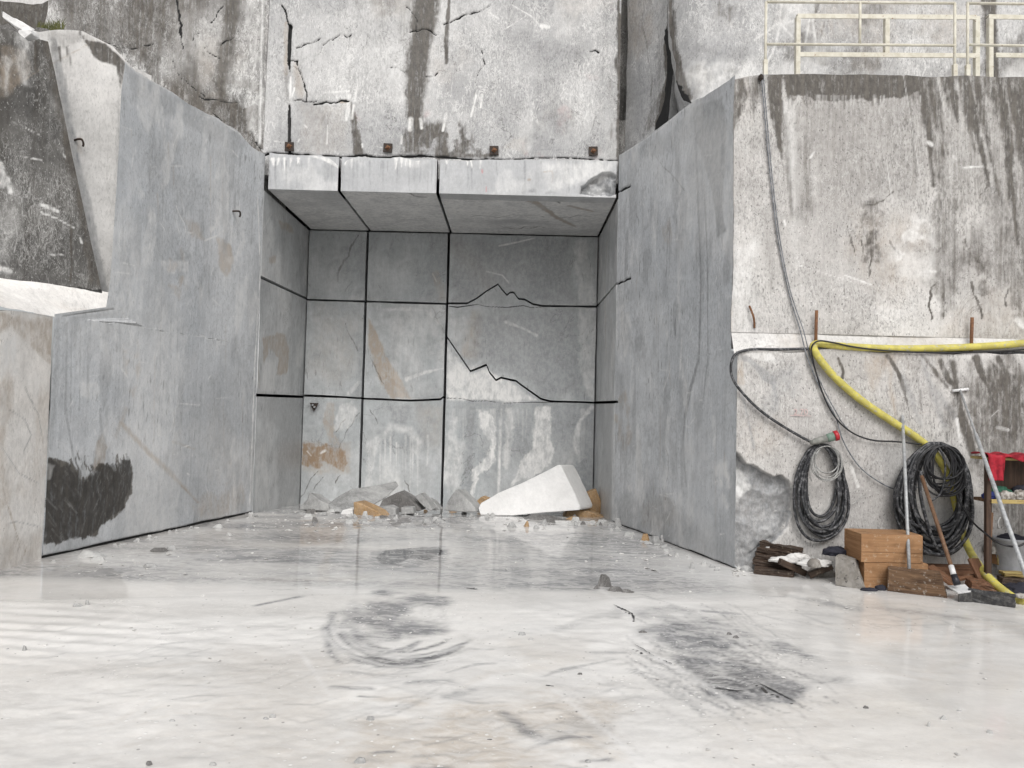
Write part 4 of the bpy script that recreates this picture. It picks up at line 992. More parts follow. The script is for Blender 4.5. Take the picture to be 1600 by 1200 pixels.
# ---- floor
FP = Plane((0, 0, 0), (1, 0, 0), (0, 1, 0))
def axis(segs):
    out = [segs[0][0]]
    for a, b, st in segs:
        n = max(1, int(round((b - a) / st))); out += list(np.linspace(a, b, n + 1)[1:])
    return np.array(out)
class FloorPatch(Patch):
    def __init__(self):
        xs = axis([(-150, -20, 26), (-20, -6.5, 2.7), (-6.5, -4.6, .08), (-4.6, 5.6, .02), (5.6, 8, .08), (8, 20, 3), (20, 150, 26)])
        ys = axis([(-150, -10, 20), (-10, 2.6, 1.2), (2.6, 4.2, .011), (4.2, 6, .018), (6, 8.5, .028), (8.5, 13.6, .05), (13.6, 150, 34)])
        X, Y = np.meshgrid(xs, ys)
        self.W, self.nu, self.nv, self.seed = FP, len(xs), len(ys), 5
        self.s, self.z = X.ravel(), Y.ravel()
        self.att = np.zeros((self.s.size, 8), np.float32)
        s, z = self.s, self.z
        yc = 6.45 + .19 * np.clip(s, -4.5, 2.0); kk = np.clip((2.2 - s) / 1.6, 0, 1)
        b = -.022 * kk * np.clip(yc - np.maximum(z, 2.0), 0, None) - .16 * np.clip((z - 10.9) / 2.4, 0, 1)
        near = np.clip((yc - z) / .8, 0, 1) * np.clip((2.6 - s) / 1.5, .12, 1)
        b += near * (.010 * 2 * fbm(s * 1.6, z * 2.4, 5, 2) + .006 * 2 * fbm(s * 6, z * 9, 3, 4))
        rip = np.clip(1 - np.abs(s + 3.3) / 1.5, 0, 1) * np.clip(1 - np.abs(z - 5.1) / .9, 0, 1)
        b += rip * .006 * np.sin(z * 38 + 5 * fbm(s * 2, z * 2, 3, 8) + s * 3)
        b += .0016 * 2 * fbm(s * 2.2, z * 2.2, 4, 12)
        rough = np.clip((z - 9.3) / 1.5, 0, 1)                 # crumbs frozen into the slurry near the recess
        b += rough * .012 * 2 * fbm(s * 4, z * 4, 5, 15)
        self.out = b
fp = FloorPatch()
fp.noise('grey', .55, .5, .75, .35, seed=3, sx=.45)
fp.noise('tan', .4, .5, .75, .35, seed=8, sx=.5)
fp.noise('white', 1.4, .62, .74, .35, seed=18, sx=.5)
fp.att[:, CH['grey']] = np.maximum(fp.att[:, CH['grey']], 1.05 * np.clip((fp.z - 6.4) / .3, 0, 1) * np.clip((2.6 - fp.s) / 1.0, .3, 1) * np.clip((fbm(fp.s * .7, fp.z * 2.5, 4, 44) + .6), 0, 1))  # grey of the reflected walls painted into the wet film zone
P = fp
P.poly('dark', [(604, 860), (640, 856), (690, 855), (692, 866), (668, 876), (640, 872), (625, 880), (595, 882), (588, 872)], .95, 2, 4, 3); P.stroke('dark', [(600, 878), (640, 887)], [4, 2], .7); P.stroke('white', [(630, 878), (665, 886)], 1, .8)
P.poly('grey', [(580, 862), (700, 852), (700, 880), (600, 892), (575, 880)], .8, 5, 6)
for q, w, v in (([(930, 876), (975, 877), (1035, 882)], [3, 4, 2], .9), ([(935, 888), (960, 886)], 3, .7), ([(990, 915), (1040, 910)], 3, .6), ([(1000, 928), (1030, 936)], 2, .5), ([(400, 945), (470, 932)], 4, .7), ([(520, 955), (515, 985), (516, 1012), (530, 1025)], [8, 8, 6, 3], .85), ([(560, 945), (540, 975)], 12, .6),
                ([(575, 1020), (600, 1012), (640, 1005), (655, 996)], [6, 12, 8, 2], .8), ([(590, 1032), (640, 1028), (690, 1015), (735, 994)], [6, 9, 10, 4], .95), ([(540, 1040), (600, 1044), (650, 1040)], 5, .5), ([(520, 1062), (580, 1064)], 5, .7), ([(700, 1040), (740, 1030), (770, 1028)], [3, 6, 5], .75), ([(640, 1055), (700, 1052)], 10, .55),
                ([(700, 1075), (740, 1062)], 10, .5), ([(560, 1075), (595, 1076)], 2.5, .7), ([(790, 1098), (820, 1120), (850, 1140)], [12, 12, 6], .7), ([(850, 1140), (890, 1132), (920, 1132)], [6, 6, 3], .75), ([(910, 1168), (950, 1163)], [6, 7], .8), ([(655, 1182), (690, 1180)], 13, .8), ([(585, 1155), (615, 1154)], 4, .7),
                ([(650, 1160), (700, 1158)], 4, .4), ([(970, 950), (960, 960)], 12, .5), ([(870, 980), (900, 968), (960, 955)], [5, 10, 6], .4), ([(930, 1010), (975, 1010)], 8, .6), ([(850, 1045), (880, 1035), (960, 1020)], [3, 5, 3], .55), ([(900, 1110), (940, 1120)], 14, .35), ([(1240, 1045), (1290, 1065)], [4, 2], .7),
                ([(1290, 1085), (1310, 1096)], [3, 2], .7), ([(1100, 953), (1155, 958)], [6, 3], .7), ([(250, 1000), (290, 998)], 3, .5), ([(240, 1018), (310, 1018)], 3, .55), ([(255, 985), (280, 985)], 2, .6), ([(1380, 950), (1500, 965)], 14, .4), ([(1230, 930), (1330, 950)], 12, .55)):
    P.stroke('grey', q, w, v, soft=np.mean(w) * .9, warp=np.mean(w) * .8, wscale=3)
P.spots('grey', [(525, 930), (600, 920), (700, 932), (700, 980), (600, 995), (540, 1005), (512, 985)], 2.6, .32, .60, .95, 18, 3)
P.spots('grey', [(985, 950), (1050, 945), (1110, 962), (1170, 985), (1250, 1010), (1310, 1060), (1230, 1075), (1150, 1045), (1060, 1008), (1000, 988)], 2.4, .20, .52, .95, 14, 5)
P.spots('grey', [(1050, 1015), (1180, 1035), (1270, 1070), (1240, 1095), (1110, 1080)], 3, .2, .5, 1.0, 10, 6)
P.poly('dark', [(1072, 1032), (1130, 1042), (1200, 1050), (1190, 1062), (1205, 1075), (1150, 1080), (1105, 1072), (1085, 1050)], .7, 5, 10, 3); P.stroke('dark', [(640, 1018), (690, 1010), (730, 996)], [4, 4, 2], .7); 
P.stroke('white', [(590, 1018), (605, 1008), (650, 996)], [2, 2, 1], .85, warp=1); P.stroke('white', [(620, 1022), (640, 1010), (660, 1000)], [3, 3, 2], .7); P.stroke('white', [(560, 1055), (640, 1050), (720, 1020), (760, 1005)], [3, 6, 8, 4], .6, soft=4)
P.stroke('white', [(1100, 1052), (1130, 1050), (1170, 1062)], [2, 4, 2], .6); P.stroke('white', [(1110, 1060), (1180, 1078)], 2, .6); P.stroke('white', [(1150, 1010), (1280, 1028)], [3, 2], .6)
for q, w, v in (([(1180, 1064), (1215, 1082), (1243, 1096)], [1, 1.6, .6], 1), ([(990, 1006), (1005, 1014), (1020, 1024)], 1.0, .95), ([(962, 946), (975, 952), (988, 958), (991, 968)], [.8, .8, 1.2, 1.4], .9), ([(1040, 1033), (1048, 1036)], .8, .7), ([(876, 1077), (895, 1088), (920, 1106)], [.8, 1.2, .4], .7), ([(725, 917), (745, 920)], 1, .7)):
    P.stroke('black', q, w, v, soft=.8, warp=.6)
for q, w in (([(940, 922), (965, 940), (985, 962), (990, 990)], [4, 8, 8, 6]), ([(995, 1005), (1060, 1035), (1150, 1090)], [4, 6, 4]), ([(860, 1060), (930, 1110), (1000, 1165)], [3, 5, 8]), ([(1220, 1012), (1275, 1022)], [3, 4]), ([(1320, 1042), (1430, 1062)], [1.5, 3]), ([(600, 900), (640, 905)], 2), ([(470, 1010), (520, 1080)], 3), ([(1000, 892), (1130, 898), (1180, 905)], [3, 5, 4]), ([(930, 865), (1030, 868)], 4), ([(1475, 1095), (1505, 1108)], [3, 4]), ([(1560, 1125), (1578, 1130)], 2), ([(1410, 1150), (1430, 1158)], 1.5)):
    P.stroke('white', q, w, .75, soft=np.mean(w) * .8, warp=np.mean(w) * .8, wscale=4)
P.poly('tan', [(690, 1090), (760, 1082), (790, 1120), (860, 1170), (880, 1210), (700, 1215), (640, 1150)], .85, 22, 20, 3); P.spots('tan', [(560, 1080), (960, 1080), (980, 1210), (540, 1210)], 3, .4, .62, .7, 30, 4); P.stroke('tan', [(690, 1108), (740, 1096)], 6, .8, soft=5); P.stroke('tan', [(770, 1190), (840, 1190)], 10, .8, soft=6)
P.poly('tan', [(340, 1000), (540, 1020), (520, 1200), (300, 1200)], .28, 40, 30, 2); P.poly('tan', [(1150, 1090), (1620, 1040), (1640, 1210), (1040, 1210)], .26, 50, 40, 2); P.poly('tan', [(-20, 1000), (330, 1040), (330, 1210), (-20, 1210)], .16, 40, 40, 2); P.poly('tan', [(1330, 930), (1450, 945), (1420, 1030), (1330, 1010)], .35, 25, 20, 2); P.poly('tan', [(800, 990), (930, 980), (920, 1020), (830, 1040)], .3, 18, 18)  # the tan patch before the crates paints their reflection
P.stroke('tan', [(400, 870), (560, 865), (560, 905), (420, 905)], 14, .45, soft=12); P.stroke('tan', [(910, 830), (940, 838)], 6, .6, soft=5); P.poly('tan', [(30, 880), (110, 868), (120, 880), (40, 893)], .6, 4, 4)
# tyre-dragged slurry: many thin brushed lines
rb = random.Random(41)
def brush(ch, x0, x1, y0, y1, ang, spread, n, l0, l1, w, v):
    for _ in range(n):
        x, y = rb.uniform(x0, x1), rb.uniform(y0, y1); l = rb.uniform(l0, l1); a = math.radians(ang + rb.uniform(-spread, spread))
        c = rb.uniform(-.12, .12) * l
        P.stroke(ch, [(x, y), (x + l * .5 * math.cos(a), y + l * .5 * math.sin(a) + c), (x + l * math.cos(a), y + l * math.sin(a))], [w * .4, w, w * .3], rb.uniform(.4, 1) * v, soft=w * 1.3, warp=w * .4)
brush('grey', 975, 1180, 940, 1055, 24, 9, 110, 40, 150, 2.6, .75); brush('white', 990, 1220, 950, 1080, 24, 9, 60, 30, 130, 2, .5)
brush('dark', 1050, 1190, 1015, 1070, 22, 8, 90, 25, 110, 2.6, .8); brush('dark', 1000, 1120, 960, 1020, 24, 8, 40, 30, 120, 2.4, .5)
for k in range(60):         # slurry pushed round by a wheel
    a0 = rb.uniform(165, 255); a1 = a0 + rb.uniform(30, 95); rr_ = rb.uniform(.5, 1.15); ex_ = rb.uniform(-16, 16); ey_ = rb.uniform(-8, 8); ch_ = rb.choice(['grey', 'grey', 'dark', 'white'])
    arc = [(622 + ex_ + 106 * rr_ * math.cos(math.radians(t_)), 978 + ey_ + 46 * rr_ * -math.sin(math.radians(t_)) + rb.uniform(-1, 1)) for t_ in np.linspace(a0, min(a1, 335), 9)]
    P.stroke(ch_, arc, [.5] + [rb.uniform(1.2, 5.5)] * 7 + [.4], rb.uniform(.4, 1.0) * (.85 if ch_ == 'dark' else 1), soft=4.5, warp=2.0, wscale=3)
brush('grey', 520, 700, 1010, 1050, -8, 12, 26, 40, 110, 4, .6); brush('white', 540, 760, 1000, 1060, -10, 10, 26, 40, 120, 2.5, .6)
brush('grey', 525, 560, 930, 990, 80, 25, 14, 20, 50, 4, .5); brush('grey', 590, 690, 925, 960, 75, 25, 18, 12, 35, 4, .4)
brush('grey', 540, 960, 1050, 1180, -6, 14, 46, 30, 110, 4, .5); brush('tan', 560, 900, 1060, 1200, -4, 14, 36, 40, 130, 7, .5)
brush('white', 860, 1250, 1060, 1190, 32, 9, 40, 50, 160, 3, .5); brush('grey', 860, 1250, 1040, 1190, 32, 9, 30, 50, 140, 3, .32)
brush('grey', 900, 1200, 870, 935, 4, 6, 40, 40, 140, 2.5, .6); brush('white', 400, 1150, 825, 920, 2, 4, 90, 30, 160, 1.8, .6); brush('grey', 300, 950, 825, 925, 0, 4, 70, 40, 180, 2.2, .5)
brush('grey', 1180, 1560, 905, 975, 6, 6, 40, 50, 160, 4, .4); brush('tan', 1250, 1600, 930, 1060, 6, 8, 30, 60, 200, 9, .4)
brush('tan', 100, 540, 1060, 1200, -14, 8, 40, 80, 220, 9, .42); brush('grey', 30, 520, 960, 1110, -6, 8, 34, 30, 120, 3, .4); brush('white', 0, 520, 940, 1080, -4, 8, 50, 30, 110, 4, .5)
# wetness: level film beyond the crest, patchy nearer
wet = np.clip((fp.z - (6.45 + .19 * np.clip(fp.s, -4.5, 2))) / .12, 0, 1)
wet = np.maximum(wet, np.clip((fp.s - 1.2) / 1.2, 0, 1) * .75)
wet = np.maximum(wet, .45 + .5 * fbm(fp.s * .8, fp.z * .8, 4, 55))
wet -= 1.0 * np.clip(1 - np.abs(fp.s + 3.6) / 1.8, 0, 1) * np.clip(1 - np.abs(fp.z - 5.0) / 1.4, 0, 1)
fp.att[:, CH['wet']] = np.clip(wet, 0, 1)

def floor_mat():
    k = NT('marble_slurry')
    big = k.noise((.35, .8, 1), 6, .6, .8)
    flow = k.noise((1.3, 2.3, 1), 7, .62, 2.2)
    fine = k.noise(26, 6, .7, .2)
    col = k.mix(k.ss(big, .4, .62), (.69, .675, .65), (.78, .768, .745))
    g = k.math('ADD', k.math('MULTIPLY', k.math('SUBTRACT', flow, .5), 1.1), k.math('MULTIPLY', k.math('SUBTRACT', fine, .5), .5))
    col = k.mix(1.0, col, k.ss(g, -.5, .5, .84, 1.13), 'MULTIPLY')
    br = k.math('ADD', k.math('MULTIPLY', k.math('SUBTRACT', k.noise((7, 13, 5), 6, .7, 1.2, (3, 1, 1)), .5), 1.2), k.math('MULTIPLY', k.math('SUBTRACT', flow, .5), .7))
    dk, wh, tn, gr = k.attr('stain')
    bl, ru, rd, wt = k.attr('mark')
    brm = k.ss(br, -.25, .25, .40, 1.35)
    def msk(x, soft=.35, amt=1.0):
        return k.math('MULTIPLY', k.math('MULTIPLY', x, brm, True), amt)
    col = k.mix(msk(tn, .5, .55), col, (.46, .385, .30))
    col = k.mix(msk(gr, .42, .92), col, (.20, .203, .212))
    col = k.mix(msk(dk, .4, .9), col, (.07, .071, .075))
    col = k.mix(msk(wh, .3, .85), col, (.76, .75, .735))
    # white grit and a few dark crumbs stuck in the slurry
    vo = k.n('ShaderNodeTexVoronoi'); vo.inputs['Scale'].default_value = 26
    k.put(vo.inputs['Vector'], k.pos())
    cell = k.n('ShaderNodeSeparateColor'); k.t.links.new(vo.outputs['Color'], cell.inputs[0])
    dot = k.math('MULTIPLY', k.ss(vo.outputs['Distance'], .30, .20), k.ss(cell.outputs[0], .78, .80))
    dot = k.math('MULTIPLY', dot, k.ss(k.noise(1.3, 5, .65, .3, (8, 2, 0)), .48, .6))
    col = k.mix(k.math('MULTIPLY', dot, .85), col, (.80, .79, .77))
    dd = k.math('MULTIPLY', k.ss(vo.outputs['Distance'], .24, .16), k.ss(cell.outputs[1], .965, .97))
    col = k.mix(k.math('MULTIPLY', dd, .6), col, (.22, .21, .20))
    col = k.mix(k.ss(bl, .25, .7), col, (.02, .02, .02))
    k.put(k.bsdf.inputs['Base Color'], col)
    rn = k.math('ADD', k.math('MULTIPLY', k.noise((2.5, 5, 2), 6, .65, .6, (1, 6, 2)), .9), k.math('MULTIPLY', dot, .3))
    ro = k.math('ADD', k.ss(wt, .05, .8, .30, .02), k.ss(rn, .48, .70, 0, .12))
    k.put(k.bsdf.inputs['Roughness'], ro)
    k.bsdf.inputs['IOR'].default_value = 1.36
    k.bsdf.inputs['Specular IOR Level'].default_value = .5
    h = k.math('ADD', k.math('MULTIPLY', flow, .5), k.math('MULTIPLY', fine, .35))
    h = k.math('ADD', h, k.math('MULTIPLY', dot, .5))
    h = k.math('MULTIPLY', h, k.ss(wt, .2, 1, 1.0, .06))
    k.bump(h, .35, .012)
    return k.m
o = build('quarry_floor', [fp], floor_mat(), None, (0, 0, 0), skirts=False)
o['kind'] = 'structure'

M_crack = simple('wet_black_crack', (.02, .02, .021), (.05, .05, .05), rough=.5, scale=30, bump=0) if 'simple' in globals() else None
def floor_crack(pts, w, seed):
    r = random.Random(seed); q = []
    for a, b in zip(pts, pts[1:]):
        for k in range(6): q.append((a[0] + (b[0] - a[0]) * k / 6 + r.uniform(-.8, .8), a[1] + (b[1] - a[1]) * k / 6 + r.uniform(-.4, .4)))
    q.append(pts[-1]); C3 = [onfloor(x, y, .004) for x, y in q]
    bm = bmesh.new(); rows = []
    for i, c in enumerate(C3):
        d = (C3[min(i + 1, len(C3) - 1)] - C3[max(i - 1, 0)]).normalized(); n = Vector((-d.y, d.x, 0))
        ww = w * (.25 + r.random()) * (1 - abs(2 * i / (len(C3) - 1) - 1) ** 3 * .8)
        rows.append((bm.verts.new(c + n * ww), bm.verts.new(c - n * ww)))
    for a, b in zip(rows, rows[1:]): bm.faces.new((a[0], b[0], b[1], a[1]))
    bmesh.ops.recalc_face_normals(bm, faces=bm.faces[:])
    me = bpy.data.meshes.new('floor_crack'); bm.to_mesh(me); bm.free()
    o = link('floor_crack', me, M_crack); o['kind'] = 'structure'
for i, (q, w) in enumerate((([(1180, 1064), (1215, 1082), (1243, 1096)], .007), ([(990, 1006), (1005, 1014), (1022, 1025)], .006), ([(958, 944), (968, 949), (978, 953), (987, 958), (991, 970)], .007), ([(1036, 1031), (1050, 1037)], .006), ([(725, 917), (746, 921)], .008),
        ([(1105, 1072), (1140, 1078), (1165, 1080)], .008), ([(850, 1070), (866, 1072)], .010))):
    floor_crack(q, w, i)

# ================================================================== OBJECTS
def add_box(bm, c, size, R=None, bev=.004, taper=None):
    m = Matrix.Translation(c) @ (R.to_4x4() if R is not None else Matrix.Identity(4)) @ Matrix.Diagonal((*size, 1))
    vs = bmesh.ops.create_cube(bm, size=1.0, matrix=m)['verts']
    if bev:
        es = list({e for v in vs for e in v.link_edges})
        bmesh.ops.bevel(bm, geom=es, offset=bev, segments=1, affect='EDGES', profile=.5)
def mesh_of(bm, name, smooth=False):
    me = bpy.data.meshes.new(name); bm.to_mesh(me); bm.free()
    if smooth:
        for f in me.polygons: f.use_smooth = True
    return me
def put(name, bm, mat, parent=None, smooth=False, loc=None, rot=None):
    o = link(name, mesh_of(bm, name, smooth), mat, parent)
    if loc is not None: o.location = loc
    if rot is not None: o.rotation_euler = rot
    return o
def boxpart(name, mat, parent, c, size, R=None, bev=.004):
    bm = bmesh.new(); add_box(bm, Vector(c), size, R, bev); return put(name, bm, mat, parent)
def catmull(P, n=8):
    P = [Vector(p) for p in P]; out = []
    for i in range(len(P) - 1):
        p0, p1, p2, p3 = P[max(i - 1, 0)], P[i], P[i + 1], P[min(i + 2, len(P) - 1)]
        for k in range(n):
            t = k / n
            out.append(.5 * ((2 * p1) + (p2 - p0) * t + (2 * p0 - 5 * p1 + 4 * p2 - p3) * t * t + (3 * p1 - p0 - 3 * p2 + p3) * t ** 3))
    return out + [P[-1]]
def add_tube(bm, P, r, seg=8):
    P = [Vector(p) for p in P]; rings = []; nrm = None
    for i, p in enumerate(P):
        t = (P[min(i + 1, len(P) - 1)] - P[max(i - 1, 0)]).normalized()
        if nrm is None:
            nrm = t.orthogonal().normalized()
        nrm = (nrm - t * nrm.dot(t)).normalized(); b = t.cross(nrm)
        rr = r[i] if isinstance(r, list) else r
        rings.append([bm.verts.new(p + (nrm * math.cos(2 * math.pi * k / seg) + b * math.sin(2 * math.pi * k / seg)) * rr) for k in range(seg)])
    for a, b in zip(rings, rings[1:]):
        for k in range(seg): bm.faces.new((a[k], a[(k + 1) % seg], b[(k + 1) % seg], b[k]))
    bm.faces.new(rings[0][::-1]); bm.faces.new(rings[-1])
def tube(name, mat, parent, P, r, seg=8, sm=0, origin=None):
    P = catmull(P, sm) if sm else [Vector(p) for p in P]
    o0 = Vector(origin) if origin is not None else Vector((0, 0, 0))
    bm = bmesh.new(); add_tube(bm, [p - o0 for p in P], r, seg)
    o = put(name, bm, mat, parent, True)
    if parent is None: o.location = o0
    return o
def path(pts): return [atY(*p) for p in pts]

M_steel  = simple('rusty_dark_steel', (.032, .027, .024), (.06, .04, .03), rough=.7, metal=.3, scale=30)
M_rust   = simple('rust', (.13, .06, .03), (.20, .10, .05), rough=.85, scale=40)
M_rubber = simple('dusty_black_rubber', (.016, .017, .019), (.035, .036, .04), rough=.42, scale=18, third=(.13, .13, .135), t3=.52)
M_rubclean = simple('black_rubber', (.012, .012, .014), (.025, .025, .027), rough=.45, scale=18)
M_yellow = simple('yellow_hose_rubber', (.56, .50, .11), (.43, .38, .10), rough=.6, scale=9, third=(.40, .38, .28), t3=.57)
M_cable  = simple('grey_cable', (.10, .11, .125), (.22, .23, .25), rough=.55, scale=20)
M_wire   = simple('galvanised_wire', (.42, .42, .41), (.30, .30, .29), rough=.4, metal=.6, scale=60)
M_cream  = simple('cream_rail_paint', (.63, .605, .52), (.54, .51, .42), rough=.6, scale=10, third=(.24, .11, .05), t3=.63)
M_crate  = wood('crate_pine', (.34, .195, .10), (.25, .135, .065), (.50, .42, .32), 0, dirt_amt=.35)
M_crate_end = wood('crate_pine_end', (.36, .20, .10), (.25, .13, .06), None, 1)
M_beam   = wood('weathered_beam', (.17, .105, .062), (.075, .045, .028), (.38, .35, .31), 0, .85)
M_plank  = wood('wet_dark_plank', (.075, .05, .036), (.03, .021, .016), (.34, .29, .22), 0, .6, .45)
M_tar    = simple('wet_tarred_board', (.03, .03, .032), (.07, .068, .066), rough=.25, scale=25, third=(.45, .45, .45), t3=.66)
M_brown  = wood('brown_timber', (.20, .10, .055), (.10, .05, .03), (.35, .28, .2), 0, .75, .4)
M_post   = wood('dark_post_timber', (.085, .052, .036), (.035, .022, .016), None, 2, .6)
M_handle = wood('handle_wood', (.19, .11, .065), (.12, .065, .038), (.4, .35, .3), 2, .6, .5)
M_dustblock = simple('dusty_grey_block', (.20, .185, .165), (.27, .255, .235), rough=.85, scale=16, third=(.07, .065, .06), t3=.60, bump=.5)
M_sack   = simple('white_dusty_stone', (.66, .65, .63), (.48, .47, .455), rough=.8, scale=9, third=(.16, .15, .14), t3=.66, bump=.5)
M_red    = simple('red_cloth', (.34, .010, .024), (.17, .006, .014), rough=.8, scale=8)
M_green  = simple('green_cloth', (.02, .10, .06), (.012, .05, .035), rough=.85, scale=20)
M_blue   = simple('blue_cloth', (.02, .035, .16), (.015, .02, .08), rough=.85, scale=20)
M_pale   = simple('pale_dusty_cloth', (.42, .40, .37), (.18, .16, .14), rough=.85, scale=22)
M_navy   = simple('dark_navy_cloth', (.014, .015, .024), (.03, .03, .042), rough=.9, scale=20)
M_bucket = simple('grey_plastic', (.42, .43, .45), (.34, .35, .37), rough=.5, scale=10)
M_shelf  = wood('yellowed_board', (.42, .33, .13), (.22, .15, .07), (.5, .45, .3), 0, .7, .4)
M_grey   = simple('painted_grey_steel', (.30, .31, .32), (.42, .43, .43), rough=.5, metal=.2, scale=22)
M_white  = simple('white_enamel', (.72, .72, .72), (.60, .60, .60), rough=.45, scale=20)
M_blackp = simple('black_plastic', (.015, .015, .02), (.03, .03, .04), rough=.4, scale=20)
M_plug   = simple('grey_plug_plastic', (.17, .175, .16), (.24, .24, .22), rough=.55, scale=30)
M_plugg  = simple('green_grey_plastic', (.12, .19, .15), (.16, .22, .18), rough=.55, scale=30)
M_plugr  = simple('red_plastic', (.42, .02, .03), (.28, .015, .02), rough=.45, scale=30)
M_grass  = simple('dry_grass', (.10, .10, .03), (.05, .06, .02), rough=.8, scale=30, bump=0)
M_r_grey = rock('broken_grey_marble', (.24, .243, .24), (.36, .36, .355), speck=.3, streak=0, scratch=.15, mott=.8, rough=.7, off=41, bump=.6, masks=False)
M_r_white = rock('broken_white_marble', (.62, .62, .615), (.69, .685, .675), speck=.08, streak=0, scratch=0, mott=.2, rough=.7, off=44, bump=.3, masks=False)
M_r_pale = rock('pale_marble_chips', (.50, .50, .49), (.62, .615, .60), speck=.2, streak=0, scratch=0, mott=.5, rough=.75, off=45, bump=.5, masks=False)
M_r_tan  = rock('iron_stained_marble', (.33, .20, .09), (.44, .33, .20), speck=.45, streak=0, scratch=.1, mott=.8, rough=.75, off=47, bump=.6, masks=False)
M_r_dark = rock('dark_wet_stone', (.12, .115, .11), (.22, .215, .21), speck=.4, streak=0, scratch=.15, mott=.8, rough=.7, off=50, bump=.6, masks=False)

# ---- steel anchor plates on the upper wall
PLW = [(452, 229), (606, 231), (772, 235), (927, 236)]
PLL = ['dark steel anchor plate at the foot of the black vertical crack', 'dark steel anchor plate left of the broad dark water stain, above the middle lintel block',
       'black steel anchor plate near the middle of the upper wall, beside a pale patch', 'rust-edged anchor plate with a bright nut, nearest the dark slot']
plate0 = None
for i, (x, y) in enumerate(PLW):
    c = atY(x, y, YU - .03)
    if plate0 is None:
        plate0 = r = thing('anchor_plate', PLL[0], 'steel plate', c, 'square anchor plates above the lintel')
        boxpart('plate', M_steel, r, (0, 0, 0), (.13, .02, .13), bev=.003)
        boxpart('washer', M_rust, r, (0, -.015, 0), (.06, .012, .06), Matrix.Rotation(.6, 3, 'Y'), .004)
        bm = bmesh.new(); bmesh.ops.create_cone(bm, cap_ends=True, segments=6, radius1=.022, radius2=.02, depth=.04, matrix=Matrix.Translation((0, -.035, 0)) @ Matrix.Rotation(math.pi / 2, 4, 'X'))
        put('nut', bm, M_rust, r)
    else:
        r = plate0.copy(); COL.objects.link(r); r.location = c; r['label'] = PLL[i]; r.rotation_euler.y = random.uniform(-.06, .06)
        for ch in plate0.children:
            d = ch.copy(); COL.objects.link(d); d.parent = r
# triangular bracket in the niche
c = atY(491, 636, YB - .03)
r = thing('hanger_bracket', 'small dark triangular steel bracket bolted to the back wall above the ochre stain', 'bracket', c)
bm = bmesh.new()
vs = [bm.verts.new(v) for v in ((-.075, 0, .07), (.075, 0, .07), (0, 0, -.07))]
f = bm.faces.new(vs); ex = bmesh.ops.extrude_face_region(bm, geom=[f])
bmesh.ops.translate(bm, vec=(0, -.025, 0), verts=[v for v in ex['geom'] if isinstance(v, bmesh.types.BMVert)])
bmesh.ops.recalc_face_normals(bm, faces=bm.faces[:])
put('plate', bm, M_steel, r)
for x, z in ((-.02, .035), (.012, .0)):
    bm = bmesh.new(); bmesh.ops.create_cone(bm, cap_ends=True, segments=8, radius1=.02, radius2=.016, depth=.03, matrix=Matrix.Translation((x, -.035, z)) @ Matrix.Rotation(math.pi / 2, 4, 'X')); put('bolt', bm, M_grey, r)
# iron hooks
def hook(px, py, W, label, w=.08):
    s, z = W.sz(px, py); o = W.pt(s, z)
    P = [o - W.n * .05, o + W.n * .05, o + W.n * .07 + W.e * w * .6 + Vector((0, 0, .005)), o + W.n * .06 + W.e * w + Vector((0, 0, -.03)), o + W.n * .05 + W.e * w + Vector((0, 0, -.06))]
    q = tube('iron_hook', M_steel, None, P, .012, 6, 4, origin=o); tag(q, label, 'hook')
hook(364, 330, WK, 'small bent iron hook sticking out of the left grey sawn wall')
hook(117, 219, WE, 'stub of iron bar set in the pale wedge of rock', .06)
s, z = WU.sz(1176, 490); o = WU.pt(s, z)
q = tube('iron_wire', M_rust, None, path([(1171, 478, RO.y - .03), (1175, 488, RO.y - .06), (1178, 498, RO.y - .05), (1179, 512, RO.y - .01)]), .011, 6, 6, origin=o)
tag(q, 'rusty twisted wire stub in the pale wall above the ledge', 'wire')

# ---- railings on the bench
YN, YFAR = RO.y + .14, RO.y + .95
def railing(label, bars, posts, Y, r, angle=False):
    base = atY(posts[0][0], 118, Y); base.z = zT
    t = thing('railing', label, 'railing', base, 'cream railings on the bench top')
    for nm, (xa, ya, xb, yb) in bars:
        a, b = atY(xa, ya, Y) - base, atY(xb, yb, Y) - base
        if angle:
            m = (a + b) / 2; L = (b - a).length
            R = (b - a).to_track_quat('X', 'Z').to_matrix()
            bm = bmesh.new(); add_box(bm, m, (L, .012, .055), R, .002); add_box(bm, m + Vector((0, .034, .026)), (L, .055, .008), R, .002)
            put(nm, bm, M_cream, t)
        else: tube(nm, M_cream, t, [a, (a + b) / 2, b], r, 8)
    for x, y0, y1, foot in posts:
        a = atY(x, y0, Y) - base
        b = atY(x, y1, Y) - base
        if foot: b.z = -.02
        b.x = a.x + (0 if not foot else 0)
        if angle:
            m = (a + b) / 2; h = (a - b).length
            bm = bmesh.new(); add_box(bm, m, (.05, .008, h), None, .002); add_box(bm, m + Vector((-.024, .028, 0)), (.008, .055, h), None, .002)
            q = put('post', bm, M_cream, t)
            if foot: boxpart('gusset', M_cream, q, (m.x + .035, m.y - .012, -.02 + .17), (.03, .02, .34), None, .003)
        else:
            q = tube('post', M_cream, t, [a, (a + b) / 2, b], r, 8)
            if foot: boxpart('socket', M_cream, q, (a.x, 0, .10), (.045, .04, .24), None, .003)
railing('thin round-bar cream railing starting beside the hanging cable', [('top_rail', (1197, 3, 1492, 5)), ('middle_rail', (1197, 69, 1494, 71))], [(1197, 3, 118, True), (1344, 3, 69, False), (1492, 5, 118, True)], YN, .015)
railing('thin round-bar cream railing running off the right edge', [('top_rail', (1511, 5, 1740, 8)), ('middle_rail', (1514, 70, 1740, 74))], [(1512, 5, 118, True), (1735, 8, 118, True)], YN, .015)
